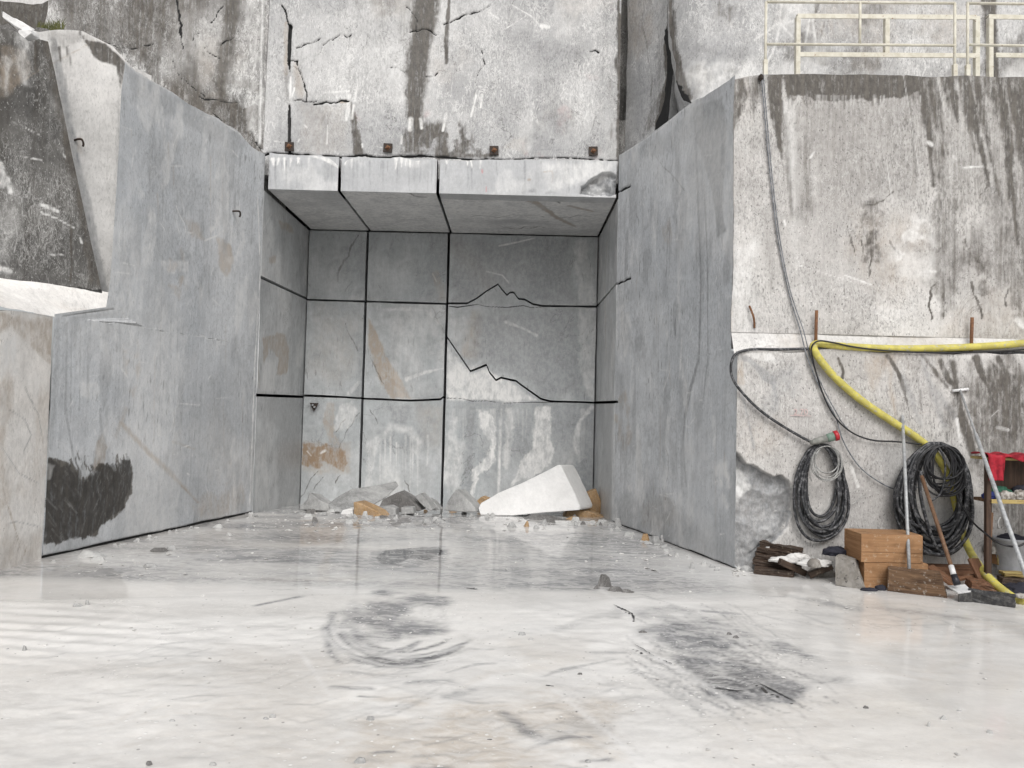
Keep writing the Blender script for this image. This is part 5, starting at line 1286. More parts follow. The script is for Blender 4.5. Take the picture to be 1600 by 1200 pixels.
railing('heavier angle-iron cream railing frame behind the thin one', [('top_rail', (1246, 25, 1526, 27)), ('middle_rail', (1250, 85, 1530, 87))], [(1248, 25, 118, True), (1387, 25, 85, False), (1528, 25, 118, True)], YFAR, .02, True)
railing('heavier angle-iron cream railing frame cut by the right edge', [('top_rail', (1545, 26, 1760, 30)), ('middle_rail', (1556, 86, 1760, 90))], [(1549, 26, 118, True), (1755, 30, 118, True)], YFAR, .02, True)

# ---- rusty pegs standing on the ledge
def peg(x0, y0, x1, y1, label):
    Y = YL + .05
    a, b = atY(x0, y0, Y), atY(x1, y1, Y)
    t = tube('iron_peg', M_rust, None, [b - Vector((0, 0, .06)), (a + b) / 2, a], .017, 8, origin=b); tag(t, label, 'peg', 'rusty pegs on the ledge')
peg(1276, 485, 1274, 548, 'rusty upright peg holding the bend of the yellow hose')
peg(1519, 496, 1517, 556, 'rusty upright peg in front of the yellow hose near the right edge')

# ---- hoses
YH = YL - .035
yl = path([(1780, 514, YL + .01), (1680, 527, YL + .01), (1600, 536, YL + .01), (1540, 541, YL + .01), (1470, 544, YL + .01), (1400, 545, YL + .01), (1330, 542, YL + .0), (1295, 539, YL + .0), (1276, 537, YL - .0), (1271, 543, YL - .06), (1280, 560, YL - .07), (1305, 590, YL - .06), (1345, 625, YL - .06), (1390, 656, YL - .06), (1430, 682, YL - .06),
           (1462, 710, YL - .05), (1482, 745, YL - .05), (1494, 790, YL - .06), (1503, 830, YL - .12), (1516, 862, YL - .3), (1534, 890, 7.0), (1560, 917, 6.75), (1602, 945, 6.5), (1660, 968, 6.3), (1740, 975, 6.2)])
tag(tube('yellow_hose', M_yellow, None, yl, .037, 12, 8, origin=atY(1276, 537, YL)), 'thick yellow hose along the ledge, bent round a rusty peg and hanging down', 'hose')
def loops(cx, top, specs, Y0, spread, seed):
    """teardrop loops hung from one point; specs = list of (half width, height) in px"""
    r = random.Random(seed); P = []
    for i, (a, h) in enumerate(specs):
        ox, sk, kk = r.uniform(-4, 4), r.uniform(-7, 7), r.uniform(0, 6.28)
        n = 22; dY = r.uniform(-spread, 0)
        for k in range(n):
            t = 2 * math.pi * k / n
            y = top + h * (1 - math.cos(t)) / 2 + r.uniform(-.4, .4)
            w = a * math.sin(t) * (1 + .12 * math.cos(t) * -1) + 2.2 * math.sin(2 * t + kk) + 1.2 * math.sin(3 * t + kk * 2)
            P.append(atY(cx + ox + w * -1 + sk * (1 - math.cos(t)) / 2, y, Y0 + dY * (.4 + .6 * (1 - math.cos(t)) / 2)))
    return P
lead = path([(1790, 556, YL + .05), (1680, 553, YL + .04), (1600, 551, YL + .04), (1520, 551, YL + .03), (1440, 549, YL + .02), (1380, 547, YL + .02), (1320, 546, YL + .02), (1270, 545, YL + .01), (1215, 546, YL - .0), (1175, 546, YL - .01), (1150, 553, YL - .03), (1142, 572, YL - .05), (1146, 594, YL - .05), (1163, 617, YL - .05), (1190, 643, YL - .05), (1225, 667, YL - .05), (1262, 688, YL - .06)])
org = atY(1288, 690, YH)
t = thing('hose_coil', 'black cable coil hung on the wall with a red-capped plug at its top', 'hose coil', org)
spec = [(42, 150), (36, 138), (33, 132), (35, 141), (30, 128), (31, 136), (27, 120), (25, 112), (34, 143)]
bm = bmesh.new()
add_tube(bm, [p - org for p in catmull(lead + loops(1283, 695, spec, YH - .01, .07, 3), 4)], .0145, 8)
put('cable', bm, M_rubber, t, True)
a, b = atY(1266, 692, YH - .07) - org, atY(1309, 680, YH - .1) - org
d = b - a
pl = tube('plug', M_plug, t, [a, a + d * .12, a + d * .2, a + d * .62], [.022, .028, .034, .036], 14)
tube('collar', M_plugg, pl, [a + d * .60, a + d * .64, a + d * .86], [.036, .043, .044], 14)
tube('cap', M_plugr, pl, [a + d * .86, a + d * .88, a + d * 1.0, a + d * 1.02], [.046, .052, .052, .044], 14)
bm = bmesh.new(); P = []
for i in range(9):
    r = random.Random(i); rx, ry = r.uniform(17, 25), r.uniform(20, 28)
    ring = [atY(1292 + r.uniform(-1, 1) + rx * math.sin(q * .2618 * 2), 697 + ry - ry * math.cos(q * .2618 * 2), YH - .12 - r.uniform(0, .03)) - org for q in range(12)]
    P += ring
add_tube(bm, catmull(P, 3), .0042, 5)
add_tube(bm, catmull([p - org for p in path([(1268, 720, YH - .1), (1265, 735, YH - .12), (1268, 752, YH - .1)])], 3), .004, 5)
o = put('wire_coil', bm, M_wire, None, True); o.location = org; tag(o, 'small silver wire coil hanging inside the top of the black cable coil', 'wire coil')
tag(tube('wire_end', M_wire, None, path([(1322, 782, YH), (1329, 788, YH - .02), (1338, 784, YH - .02), (1345, 776, YH - .02), (1353, 774, YH)]), .004, 5, 4, origin=atY(1325, 785, YH)), 'short crooked wire sticking out beside the plugged cable coil', 'wire')

org = atY(1464, 694, YH)
t = thing('hose_coil', 'thick bundle of many dusty black hose loops hung in front of the yellow hose', 'hose coil', org)
r_ = random.Random(5)
spec = [(r_.uniform(36, 57), r_.uniform(128, 176)) for _ in range(24)]
bm = bmesh.new()
add_tube(bm, [p - org for p in catmull(loops(1462, 693, spec, YH - .04, .16, 9), 3)], .0165, 8)
put('hose', bm, M_rubber, t, True)
spec = [(r_.uniform(18, 33), r_.uniform(50, 80)) for _ in range(13)]
bm = bmesh.new()
add_tube(bm, [p - org for p in catmull(loops(1473, 697, spec, YH - .17, .05, 11), 3)], .009, 6)
put('thin_hose', bm, M_rubclean, t, True)
bm = bmesh.new(); P = []
for (sgn, a0, xx) in ((1, 0, 0),):
    add_tube(bm, [p - org for p in catmull(path([(1466, 699, YH - .2), (1474, 712, YH - .22), (1477, 735, YH - .22), (1470, 770, YH - .22), (1452, 784, YH - .22)]), 4)], .01, 6)
    add_tube(bm, [p - org for p in catmull(path([(1440, 735, YH - .2), (1437, 760, YH - .2), (1444, 800, YH - .22), (1460, 850, YH - .2), (1475, 866, YH - .15)]), 4)], .017, 8)
put('loose_end', bm, M_rubber, t, True)

# cables from above
P1 = [(1189, 117, RO.y + .06), (1190, 122, RO.y - .03), (1194, 170, RO.y - .035), (1203, 270, RO.y - .03), (1215, 370, RO.y - .03), (1232, 455, RO.y - .03), (1250, 515, RO.y - .05), (1262, 560, YL - .03), (1283, 610, YL - .03), (1305, 650, YL - .03), (1318, 690, YL - .04), (1342, 728, YL - .04), (1372, 752, YL - .04), (1400, 765, YL - .05), (1420, 766, YL - .1), (1437, 760, YL - .15)]
org = atY(1190, 120, RO.y)
t = thing('hanging_cable', 'thin grey twin cable hanging from the bench top down across the wall', 'cable', org)
tube('cable', M_cable, t, [p - org for p in path(P1)], .0065, 6, 6)
tube('cable', M_cable, t, [p - org for p in path([(x + 3 + (2 if y > 500 else 0), y, Y - .004) for x, y, Y in P1[:10]] + [(1312, 655, YL - .03), (1326, 672, YL - .03)])], .006, 6, 6)
for a in (0,):
    boxpart('sleeve', M_steel, t, (atY(1189, 121, RO.y - .03) - org), (.05, .06, .07), None, .02)
tag(tube('thin_cable', M_rubclean, None, path([(1790, 548, YL + .02), (1650, 544, YL + .02), (1560, 549, YL + .0), (1480, 551, YL - .02), (1400, 549, YL - .03), (1340, 543, YL - .04), (1300, 535, YL - .06), (1278, 533, YL - .09), (1268, 543, YL - .09), (1270, 562, YL - .06), (1278, 592, YL - .04), (1292, 630, YL - .04), (1310, 658, YL - .05), (1335, 678, YL - .05), (1365, 688, YL - .05), (1400, 690, YL - .05), (1440, 694, YL - .08)]), .0085, 6, 6, origin=atY(1275, 535, YL)),
    'thin black cable looped over the peg and drooping to the big hose bundle', 'cable')
tag(tube('thin_cable', M_rubclean, None, path([(1493, 770, YH - .2), (1505, 795, YH - .3), (1522, 818, 7.1), (1543, 836, 6.75), (1556, 846, 6.6), (1575, 853, 6.55), (1592, 853, 6.5), (1612, 843, 6.5), (1660, 815, 6.5)]), .009, 6, 6, origin=atY(1493, 770, YH)),
    'thin black cable sagging from the hose bundle past the dark post to the bucket', 'cable')

# ---- poles
tag(tube('iron_rod', M_grey, None, path([(1421, 898, 6.86), (1416, 780, 7.2), (1410, 650, YL - .02)]), .0155, 8, origin=atY(1421, 898, 6.86)), 'thin grey iron rod leaning upright in front of the crates', 'rod')
a, b = atY(1500, 609, YL - .02), onfloor(1643, 1012)
t = thing('t_handle_pole', 'long grey T-handled pole leaning against the dark part of the wall', 'pole', b)
tube('shaft', M_grey, t, [Vector((0, 0, 0)), (a - b) * .76, (a - b) * .77, a - b], [.018, .018, .011, .011], 8)
c1, c2 = atY(1488, 611, YL - .02) - b, atY(1513, 608, YL - .02) - b
tube('crossbar', M_white, t, [c1, (c1 + c2) / 2, c2], .015, 8)
# scraper / shovel
g = onfloor(1500, 938); t = thing('scraper', 'wooden-handled scraper with a white and black striped blade resting before the beams', 'scraper', g)
h0, h1, h2, h3 = (atY(*q) - g for q in ((1440, 744, 7.36), (1486, 884, g.y + .10), (1490, 898, g.y + .05), (1496, 914, g.y + .01)))
tube('handle', M_handle, t, [h0, (h0 + h1) / 2, h1], .0175, 8)
tube('ferrule', M_white, t, [h1, h2], .023, 8)
tube('socket', M_blackp, t, [h2, h3], [.026, .030], 8)
A, B, C_, D = (atY(*q) - g for q in ((1480, 917, g.y + .10), (1508, 915, g.y + .10), (1518, 925, g.y - .05), (1497, 928, g.y - .05)))
def quad_plate(name, mat, p, th):
    bm = bmesh.new(); n = (p[1] - p[0]).cross(p[3] - p[0]).normalized() * th
    v0 = [bm.verts.new(x) for x in p]; v1 = [bm.verts.new(x - n) for x in p]
    bm.faces.new(v0); bm.faces.new(v1[::-1])
    for i in range(4): bm.faces.new((v0[i], v1[i], v1[(i + 1) % 4], v0[(i + 1) % 4]))
    bmesh.ops.recalc_face_normals(bm, faces=bm.faces[:])
    return put(name, bm, mat, t)
bl = quad_plate('blade', M_white, [A, B, C_, D], .012)
for u0, u1 in ((.30, .46), (.54, .68)):
    up = (B - A).cross(D - A).normalized(); up = up if up.z > 0 else -up
    q = quad_plate('stripe', M_blackp, [A.lerp(B, u0) + up * .003, A.lerp(B, u1) + up * .003, D.lerp(C_, u1) + up * .003, D.lerp(C_, u0) + up * .003], .004)
    q.parent = bl
lo = Vector((0, 0, -.09)); quad_plate('front_plate', M_tar, [D, C_, C_ + lo, D + lo], .012)

# ---- crates
def crate(loc, rz, w, d, h, label, boards):
    t = thing('wooden_crate', label, 'crate', loc, 'pine crates under the hoses')
    t.rotation_euler.z = rz
    z = 0
    for k, f in enumerate(boards):
        hh = h * f
        boxpart('front_board', M_crate, t, (0, -d / 2, z + hh / 2), (w, .018, hh - .002), None, .0015)
        boxpart('back_board', M_crate, t, (0, d / 2, z + hh / 2), (w, .018, hh - .002), None, .0015); z += hh
    for sx in (-1, 1):
        boxpart('end_panel', M_crate_end, t, (sx * (w / 2 - .0135), 0, h / 2), (.018, d - .022, h - .006), None, .003)
    for k in range(2):
        boxpart('lid_board', M_crate, t, (0, -d / 4 + k * d / 2, h - .004), (w - .006, d / 2 - .006, .014), None, .003)
    return t
gl, gr_ = onfloor(1348, 917), onfloor(1451, 921)
cw = abs(gr_.x - gl.x); cy = (gl.y + gr_.y) / 2
crate(Vector(((gl.x + gr_.x) / 2, cy + .17, 0)), 0.0, cw, .34, .225, 'lower orange pine crate half hidden behind the old beam', (1.0,))
ul, ur = atY(1345, 880, cy), atY(1441, 882, cy)
crate(Vector(((ul.x + ur.x) / 2, cy + .17, .228)), 0.0, ur.x - ul.x, .34, .25, 'upper orange pine crate with a pale two-board front, stacked on another crate', (.36, .64))

# ---- beams and boards on the ground
def beam(name, pl, pr, h, d, mat, label, cat, bev=.012, tilt=0.0, seed=0, lift=0.0, cutend=0.0):
    a, b = onfloor(*pl), onfloor(*pr)
    L = (b - a).length; ang = math.atan2(b.y - a.y, b.x - a.x)
    bm = bmesh.new(); add_box(bm, Vector((0, 0, 0)), (L, d, h), None, 0)
    bmesh.ops.subdivide_edges(bm, edges=bm.edges[:], cuts=5, use_grid_fill=True)
    r = random.Random(seed)
    for v in bm.verts:
        v.co += Vector((r.uniform(-1, 1) * .006, r.uniform(-1, 1) * .006, r.uniform(-1, 1) * .005))
        if cutend and v.co.x > 0: v.co.x -= cutend * (v.co.z / h + .5)
    o = put(name, bm, mat)
    o.location = (a + b) / 2 + Vector((-math.sin(ang) * d / 2, math.cos(ang) * d / 2, h / 2 + lift))
    o.rotation_euler = (0, tilt, ang)
    bv = o.modifiers.new('bevel', 'BEVEL'); bv.width = .006; bv.segments = 1; bv.limit_method = 'ANGLE'; bv.angle_limit = .9
    return tag(o, label, cat)
beam('timber_beam', (1387, 924), (1480, 935), .205, .14, M_beam, 'rough brown squared beam lying in front of the crates', 'beam', seed=1, cutend=.05)
beam('tarred_board', (1513, 940), (1586, 950), .105, .05, M_tar, 'low wet black board at the front of the junk pile', 'board', seed=2)
beam('timber_offcut', (1518, 933), (1566, 937), .11, .2, M_brown, 'brown timber offcut with a sloping top behind the wet black board', 'timber', seed=3, lift=.02, cutend=.09)
beam('timber_plank', (1457, 902), (1540, 905), .09, .22, M_brown, 'dull brown plank lying behind the scraper', 'plank', seed=4, lift=.01)
a, b = atY(1545, 925, 6.85), atY(1520, 873, 7.05)
def leaning(name, a, b, w, th, mat, label, cat):
    d = b - a; L = d.length; R = d.to_track_quat('X', 'Y').to_matrix()
    bm = bmesh.new(); add_box(bm, Vector((L / 2, 0, 0)), (L, th, w), None, .004)
    o = put(name, bm, mat); o.location = a; o.rotation_euler = R.to_euler(); return tag(o, label, cat)
leaning('timber_plank', a, b, .10, .03, M_brown, 'short reddish plank leaning to the left just behind the yellow hose', 'plank')
leaning('timber_plank', onfloor(1496, 917, .03), atY(1452, 885, 7.15), .15, .03, M_brown, 'short broad plank sloping up behind the scraper handle', 'plank')
leaning('timber_plank', atY(1496, 905, 6.95), atY(1540, 897, 7.05), .05, .03, M_brown, 'thin purple-brown slat lying behind the scraper', 'plank')
# dusty grey block
gA, gB = onfloor(1306, 915), onfloor(1349, 921)
bm = bmesh.new(); L = (gB - gA).length
vs = [bm.verts.new(v) for v in ((0, 0, 0), (L, 0, 0), (L, .22, 0), (0, .22, 0), (-.02, .05, .25), (L - .09, .04, .235), (L - .1, .24, .235), (-.02, .25, .25))]
for f in ((0, 1, 2, 3), (4, 5, 6, 7), (0, 1, 5, 4), (1, 2, 6, 5), (2, 3, 7, 6), (3, 0, 4, 7)): bm.faces.new([vs[i] for i in f])
bmesh.ops.recalc_face_normals(bm, faces=bm.faces[:])
bmesh.ops.subdivide_edges(bm, edges=bm.edges[:], cuts=4, use_grid_fill=True)
for v in bm.verts: v.co += Vector((random.uniform(-1, 1), random.uniform(-1, 1), random.uniform(-1, 1))) * .006
o = put('block', bm, M_dustblock); o.name = 'grey_block'; o.location = gA; o.rotation_euler.z = math.atan2(gB.y - gA.y, gB.x - gA.x)
tag(o, 'squat dusty grey block standing between the dark plank stack and the crates', 'block')

def lump(name, loc, size, mat, label, cat, seed, amp=.25, flat=.35, parent=None, sub=4, freq=3.0, group=None):
    """soft crumpled heap"""
    bm = bmesh.new(); bmesh.ops.create_icosphere(bm, subdivisions=sub, radius=1)
    for v in bm.verts:
        p = v.co
        k = 1 + amp * 2 * (float(fbm(p.x * freq + seed, p.y * freq + p.z * 2.1, 4, seed)) + .4 * float(fbm(p.z * freq * 2 + seed, p.x * freq * 2 - p.y * 3, 3, seed + 2)))
        v.co = Vector((p.x * k * size[0], p.y * k * size[1], max(p.z * k, -flat) * size[2] + flat * size[2]))
    o = put(name, bm, mat, parent, True); o.location = loc
    return tag(o, label, cat, group)
lump('rag', gA + Vector((.13, .33, .22)), (.12, .09, .06), M_navy, 'crumpled dark navy rag behind the grey block', 'rag', 3)
# stack of dark planks
stk = [((1178, 897), (1240, 903), .06, 0, .0), ((1176, 893), (1252, 900), .05, .062, .03), ((1180, 892), (1254, 898), .045, .115, .04), ((1182, 890), (1250, 900), .045, .162, .06), ((1186, 888), (1246, 897), .05, .205, .10)]
LB = ['bottom dark wet plank of the stack by the broken corner', 'second dark plank from the ground in the wet stack', 'middle dark plank of the wet stack', 'fourth dark plank from the ground in the wet stack', 'topmost dark plank of the wet stack, tilted down to the right']
for i, (pl_, pr_, h, lift, tilt) in enumerate(stk):
    o = beam('dark_plank', pl_, pr_, h, .16, M_plank, LB[i], 'plank', seed=20 + i, lift=lift, tilt=tilt)
    o['group'] = 'stacked dark planks'
leaning('dark_plank', onfloor(1258, 896, .03), atY(1218, 877, 7.35), .05, .06, M_plank, 'dusty dark plank sloping down from the stack to the right', 'plank')
leaning('dark_plank', onfloor(1264, 899, .03), atY(1300, 884, 7.3), .05, .06, M_plank, 'short dark plank wedged against the grey block', 'plank')
lump('white_stone', atY(1226, 878, 7.45), (.145, .08, .04), M_sack, 'flat white stone on top of the dark planks, nearest the broken corner', 'stone', 5, .32, sub=4)
lump('white_stone', atY(1247, 874, 7.5), (.10, .07, .045), M_sack, 'white stone with a tan patch behind the plank stack', 'stone', 6, .32, sub=4)
lump('white_stone', atY(1274, 883, 7.3), (.17, .09, .04), M_sack, 'long white-topped stone resting on planks left of the grey block', 'stone', 8, .3, sub=4)
lump('dusty_stone', onfloor(1283, 903, -.02), (.14, .08, .075), M_dustblock, 'speckled grey stone on the ground left of the grey block', 'stone', 12, .2, sub=3)
lump('dusty_stone', atY(1272, 886, 7.2), (.06, .06, .06), M_dustblock, 'small tan and grey stone among the dark planks', 'stone', 15, .2, sub=3)
lump('rag', onfloor(1358, 923), (.075, .03, .02), M_navy, 'small black rag scrap on the floor before the lower crate', 'rag', 21, sub=3)
lump('rag', onfloor(1376, 922), (.05, .03, .035), M_navy, 'black rag tuck beside the end of the brown beam', 'rag', 23, sub=3)

# ---- rack at the right edge
gR = onfloor(1543, 927); YRK = gR.y
t = thing('tool_rack', 'dark timber rack with yellow-edged shelves cut off by the right edge', 'rack', gR)
zt = atY(1550, 713, YRK).z; zs_ = atY(1560, 781, YRK).z
for (x, y) in ((.0, .0), (.13, .2), (1.1, .0), (1.2, .2)):
    bm = bmesh.new(); add_box(bm, Vector((x, y, zt / 2)), (.045, .045, zt), None, .005); put('post', bm, M_post, t)
boxpart('strut', M_handle, t, (.055, .06, .35), (.02, .02, .72), Matrix.Rotation(.06, 3, 'Y'), .003)
boxpart('top_board', M_shelf, t, (.58, .10, zt - .02), (1.20, .26, .022), None, .003)
sh_ = boxpart('shelf', M_beam, t, (.60, .10, zs_ - .012), (1.18, .26, .03), None, .003)
boxpart('edge_strip', M_shelf, sh_, (.60, -.038, zs_ - .01), (1.18, .012, .036), None, .002)
boxpart('back_panel', M_post, t, (.70, .215, (zt + zs_) / 2), (1.0, .02, zt - zs_ - .06), None, .002)
# red cloth: along the top with a hanging end
bm = bmesh.new()
nx, ny = 60, 34
def cl(u, v):          # u along x 0..1, v 0 back .. 1 front/hang
    x = -.03 + 1.15 * u; n = float(fbm(u * 9, v * 4, 4, 3))
    hang = .22 if u < .13 else (.03 + .02 * math.sin(u * 30))
    L = .24 + hang; s = v * L
    if s < .24: return Vector((x, .20 - s, zt + .004 + .018 * (n + .4) + .012 * math.sin(u * 40 + v * 3)))
    return Vector((x + (s - .24) * .12 * math.sin(u * 30), -.05 - .02 * (n + .5) - .012 * math.sin(u * 90), zt + .01 - (s - .24)))
g_ = [[bm.verts.new(cl(i / nx, j / ny)) for i in range(nx + 1)] for j in range(ny + 1)]
for j in range(ny):
    for i in range(nx): bm.faces.new((g_[j][i], g_[j][i + 1], g_[j + 1][i + 1], g_[j + 1][i]))
o = put('red_cloth', bm, M_red, None, True); o.location = gR
sm = o.modifiers.new('thick', 'SOLIDIFY'); sm.thickness = .012
tag(o, 'bright red cloth draped over the top of the rack with one end hanging', 'cloth')
S = gR + Vector((0, 0, zs_ + .004))
lump('cloth_bundle', S + Vector((.07, .07, 0)), (.07, .06, .045), M_blue, 'crumpled blue cloth at the left end of the rack shelf', 'cloth', 31, .3)
lump('cloth_bundle', S + Vector((.17, .11, .01)), (.12, .07, .07), M_green, 'crumpled dark green cloth on the rack shelf', 'cloth', 33, .3)
lump('cloth_bundle', S + Vector((.19, .03, 0)), (.085, .05, .055), M_pale, 'pale patterned cloth bundle at the front of the rack shelf', 'cloth', 35, .3)
lump('cloth_bundle', S + Vector((.36, .05, 0)), (.11, .06, .06), M_pale, 'whitish crumpled bag on the rack shelf by the right edge', 'cloth', 37, .3)
lump('cloth_bundle', S + Vector((.42, .12, .02)), (.13, .07, .08), M_navy, 'dark bundle at the back of the rack shelf by the right edge', 'cloth', 39, .3)
# bucket
bx = onfloor(1592, 912); bx.y += .25
t = thing('bucket', 'grey plastic bucket holding dark rags at the right edge', 'bucket', bx + Vector((.09, 0, .07)))
bm = bmesh.new()
prof = [(.115, 0), (.118, .01), (.145, .30), (.155, .305), (.155, .325), (.145, .325), (.135, .30), (.11, .02)]
rings = [[bm.verts.new((r * math.cos(2 * math.pi * k / 28), r * math.sin(2 * math.pi * k / 28), z)) for k in range(28)] for r, z in prof]
for A_, B_ in zip(rings, rings[1:]):
    for k in range(28): bm.faces.new((A_[k], A_[(k + 1) % 28], B_[(k + 1) % 28], B_[k]))
bm.faces.new(rings[0][::-1]); bm.faces.new(rings[-1])
put('body', bm, M_bucket, t, True)
tube('lug', M_blackp, t, [Vector((-.06, -.145, .27)), Vector((-.06, -.165, .27))], .014, 10)
lump('rag', t.location + Vector((0, 0, .29)), (.13, .13, .055), M_navy, 'dark rags heaped in the top of the bucket', 'rag', 41)
cr = onfloor(1567, 905); cr.z = .12; cr.y += .12
t = thing('small_box', 'small orange wooden box under the rack beside the bucket', 'box', cr)
boxpart('front_board', M_shelf, t, (.07, -.06, .055), (.17, .015, .10), None, .003); boxpart('body', M_crate_end, t, (.07, .02, .05), (.155, .14, .095), None, .003)
beam('timber_plank', (1570, 915), (1660, 921), .03, .16, M_shelf, 'yellow-brown board lying under the small orange box', 'plank', seed=8, lift=.085)
beam('timber_plank', (1566, 917), (1650, 924), .08, .2, M_plank, 'dark timber carrying the yellow-brown board under the rack', 'timber', seed=9)
lump('rag_roll', cr + Vector((-.02, .02, .105)), (.075, .07, .085), M_pale, 'grey-brown dusty roll on the small orange box', 'roll', 43, .12, sub=3)
lump('rubbish_bag', onfloor(1592, 932), (.14, .10, .085), M_navy, 'dark crumpled plastic heap on the floor under the rack', 'bag', 45, .35)
lump('cloth_bundle', onfloor(1596, 934, .06), (.05, .04, .03), M_pale, 'pale scrap lying on the dark plastic heap', 'cloth', 47, .35, sub=3)
tube('wire_hook', M_wire, None, path([(1561, 826, 6.9), (1559, 816, 6.9), (1563, 808, 6.9)]), .008, 6, 4, origin=atY(1560, 818, 6.9))
tag(bpy.data.objects['wire_hook'], 'small pale wire hook on the wall between the rack post and pole', 'hook')

# ---- measurement painted on the lower wall
txt = bpy.data.curves.new('wall_figures', 'FONT'); txt.body = '2.70'; txt.size = .085; txt.extrude = .0006
to = bpy.data.objects.new('painted_figures', txt); COL.objects.link(to)
M_faint = simple('faded_red_paint', (.50, .36, .35), (.56, .46, .44), rough=.8, scale=40, bump=0)
dg = bpy.context.evaluated_depsgraph_get()
me = bpy.data.meshes.new_from_object(to.evaluated_get(dg)); bpy.data.objects.remove(to)
o = link('painted_figures', me, M_faint, low.parent)
yy = YL - .016
o.location = Vector((atY(1240, 648, yy).x, yy, atY(1240, 648, yy).z)) - low.parent.location
o.rotation_euler = (math.pi / 2, math.radians(-1), 0)
boxpart('painted_line', M_faint, low.parent, atY(1251, 649.5, yy) - low.parent.location, (.21, .0012, .006), None, 0)

# ---- rubble
def chunk(name, px, py, w, h, mat, label, seed, dep=None, cat='rock', top=.55, lean=0.0, group=None, dz=0.0, flatness=1.0, n=16):
    """angular broken stone standing on the floor at photo point (px,py); w,h in px"""
    c = onfloor(px, py); k = c.y / F
    W_, H_, D_ = w * k / 2, h * k, (dep or w * k * .6) / 2
    r = random.Random(seed); bm = bmesh.new()
    for i in range(n):
        a = 2 * math.pi * i / n + r.uniform(-.2, .2); q = r.uniform(.82, 1.05); zz = r.uniform(-.15, .12)
        bm.verts.new((W_ * q * math.cos(a), D_ * q * math.sin(a), zz * H_))
    for i in range(max(4, n // 2)):
        a = r.uniform(0, 2 * math.pi); q = r.uniform(.25, top)
        bm.verts.new((W_ * q * math.cos(a) + lean * W_, D_ * q * math.sin(a), H_ * r.uniform(.7, 1.0)))
    ch = bmesh.ops.convex_hull(bm, input=bm.verts[:])
    bmesh.ops.delete(bm, geom=[v for v in bm.verts if not v.link_faces], context='VERTS')
    bmesh.ops.dissolve_limit(bm, angle_limit=.16, verts=bm.verts[:], edges=bm.edges[:])
    if w > 14:
        bmesh.ops.triangulate(bm, faces=bm.faces[:])
        bmesh.ops.subdivide_edges(bm, edges=bm.edges[:], cuts=2, use_grid_fill=True)
        for v in bm.verts:
            v.co += v.normal * .05 * min(W_, H_) * 2 * float(fbm(v.co.x * 14 + seed, v.co.z * 14 + v.co.y * 9, 3, seed))
    o = put(name, bm, mat); o.location = c + Vector((0, D_ * .6, dz))
    return tag(o, label, cat, group)
def slab(name, pts, Y, off, mat, label, seed=0, cat='rock', sub=4, amp=.006, bev=.01):
    """stone with an outline taken as its front face at depth Y, extruded back by off"""
    P = [atY(x, y, Y if not isinstance(Y, list) else Y[i]) for i, (x, y) in enumerate(pts)]
    c = sum(P, Vector()) / len(P); c.z = min(p.z for p in P)
    bm = bmesh.new(); f = [bm.verts.new(p - c) for p in P]; b = [bm.verts.new(p - c + Vector(off)) for p in P]
    bm.faces.new(f); bm.faces.new(b[::-1]); m = len(P)
    for i in range(m): bm.faces.new((f[i], b[i], b[(i + 1) % m], f[(i + 1) % m]))
    bmesh.ops.recalc_face_normals(bm, faces=bm.faces[:])
    bmesh.ops.bevel(bm, geom=bm.edges[:], offset=bev, segments=1, affect='EDGES')
    bmesh.ops.triangulate(bm, faces=[f for f in bm.faces if len(f.verts) > 4])
    bmesh.ops.subdivide_edges(bm, edges=bm.edges[:], cuts=sub, use_grid_fill=True)
    for v in bm.verts:
        v.co += v.normal * amp * 2 * float(fbm(v.co.x * 6 + seed, v.co.z * 6 + v.co.y * 5, 4, seed))
    o = put(name, bm, mat); o.location = c
    return tag(o, label, cat)
slab('marble_block', [(750, 805), (747, 794), (751, 786), (778, 771), (795, 763), (810, 757), (845, 740), (872, 726), (877, 727), (884, 742), (898, 770), (907, 792), (905, 797), (850, 801), (800, 806)], [11.5, 11.52, 11.55, 11.6, 11.7, 11.75, 11.85, 11.95, 11.95, 11.9, 11.7, 11.55, 11.5, 11.5, 11.5], (.24, .5, -.03), M_r_white, 'big clean white wedge-shaped block leaning in the rubble', 1, 'block', bev=.012)
slab('marble_block', [(906, 776), (925, 767), (932, 766), (940, 785), (945, 804), (930, 800), (908, 795)], 12.25, (.02, .3, 0), M_r_tan, 'tan iron-stained block beside the big white wedge', 2, 'block')
slab('marble_block', [(881, 809), (886, 799), (908, 797), (930, 802), (946, 809), (948, 814), (915, 816), (884, 814)], 11.75, (0, .35, 0), M_r_tan, 'low tan slab under the lifted end of the big white wedge', 3, 'block')
chunk('grey_stone', 850, 812, 70, 8, M_r_dark, 'thin dark shim stone in the shadow under the white wedge', 60, dep=.3)
slab('broken_slab', [(466, 796), (480, 780), (483, 769), (500, 782), (512, 787), (518, 800), (500, 798)], 11.6, (.1, .3, -.05), M_r_grey, 'grey slab with a pale sawn edge in the left corner of the recess', 4)
slab('broken_slab', [(512, 787), (540, 770), (590, 762), (612, 757), (617, 765), (600, 780), (580, 792), (540, 800), (518, 800)], [11.5, 11.9, 12.3, 12.5, 12.4, 12.0, 11.6, 11.4, 11.4], (.05, .12, .05), M_r_grey, 'large smooth grey slab leaning back behind the orange-faced stone', 5)
slab('broken_slab', [(527, 813), (535, 797), (551, 795), (552, 803), (540, 809), (534, 815)], 11.1, (.05, .3, 0), M_r_white, 'white curved shard against the orange-faced stone', 6)
slab('broken_slab', [(552, 785), (556, 784), (575, 792), (590, 800), (603, 815), (590, 817), (553, 815)], 11.0, (.08, .25, .0), M_r_tan, 'orange and white banded triangular stone at the front of the rubble', 7)
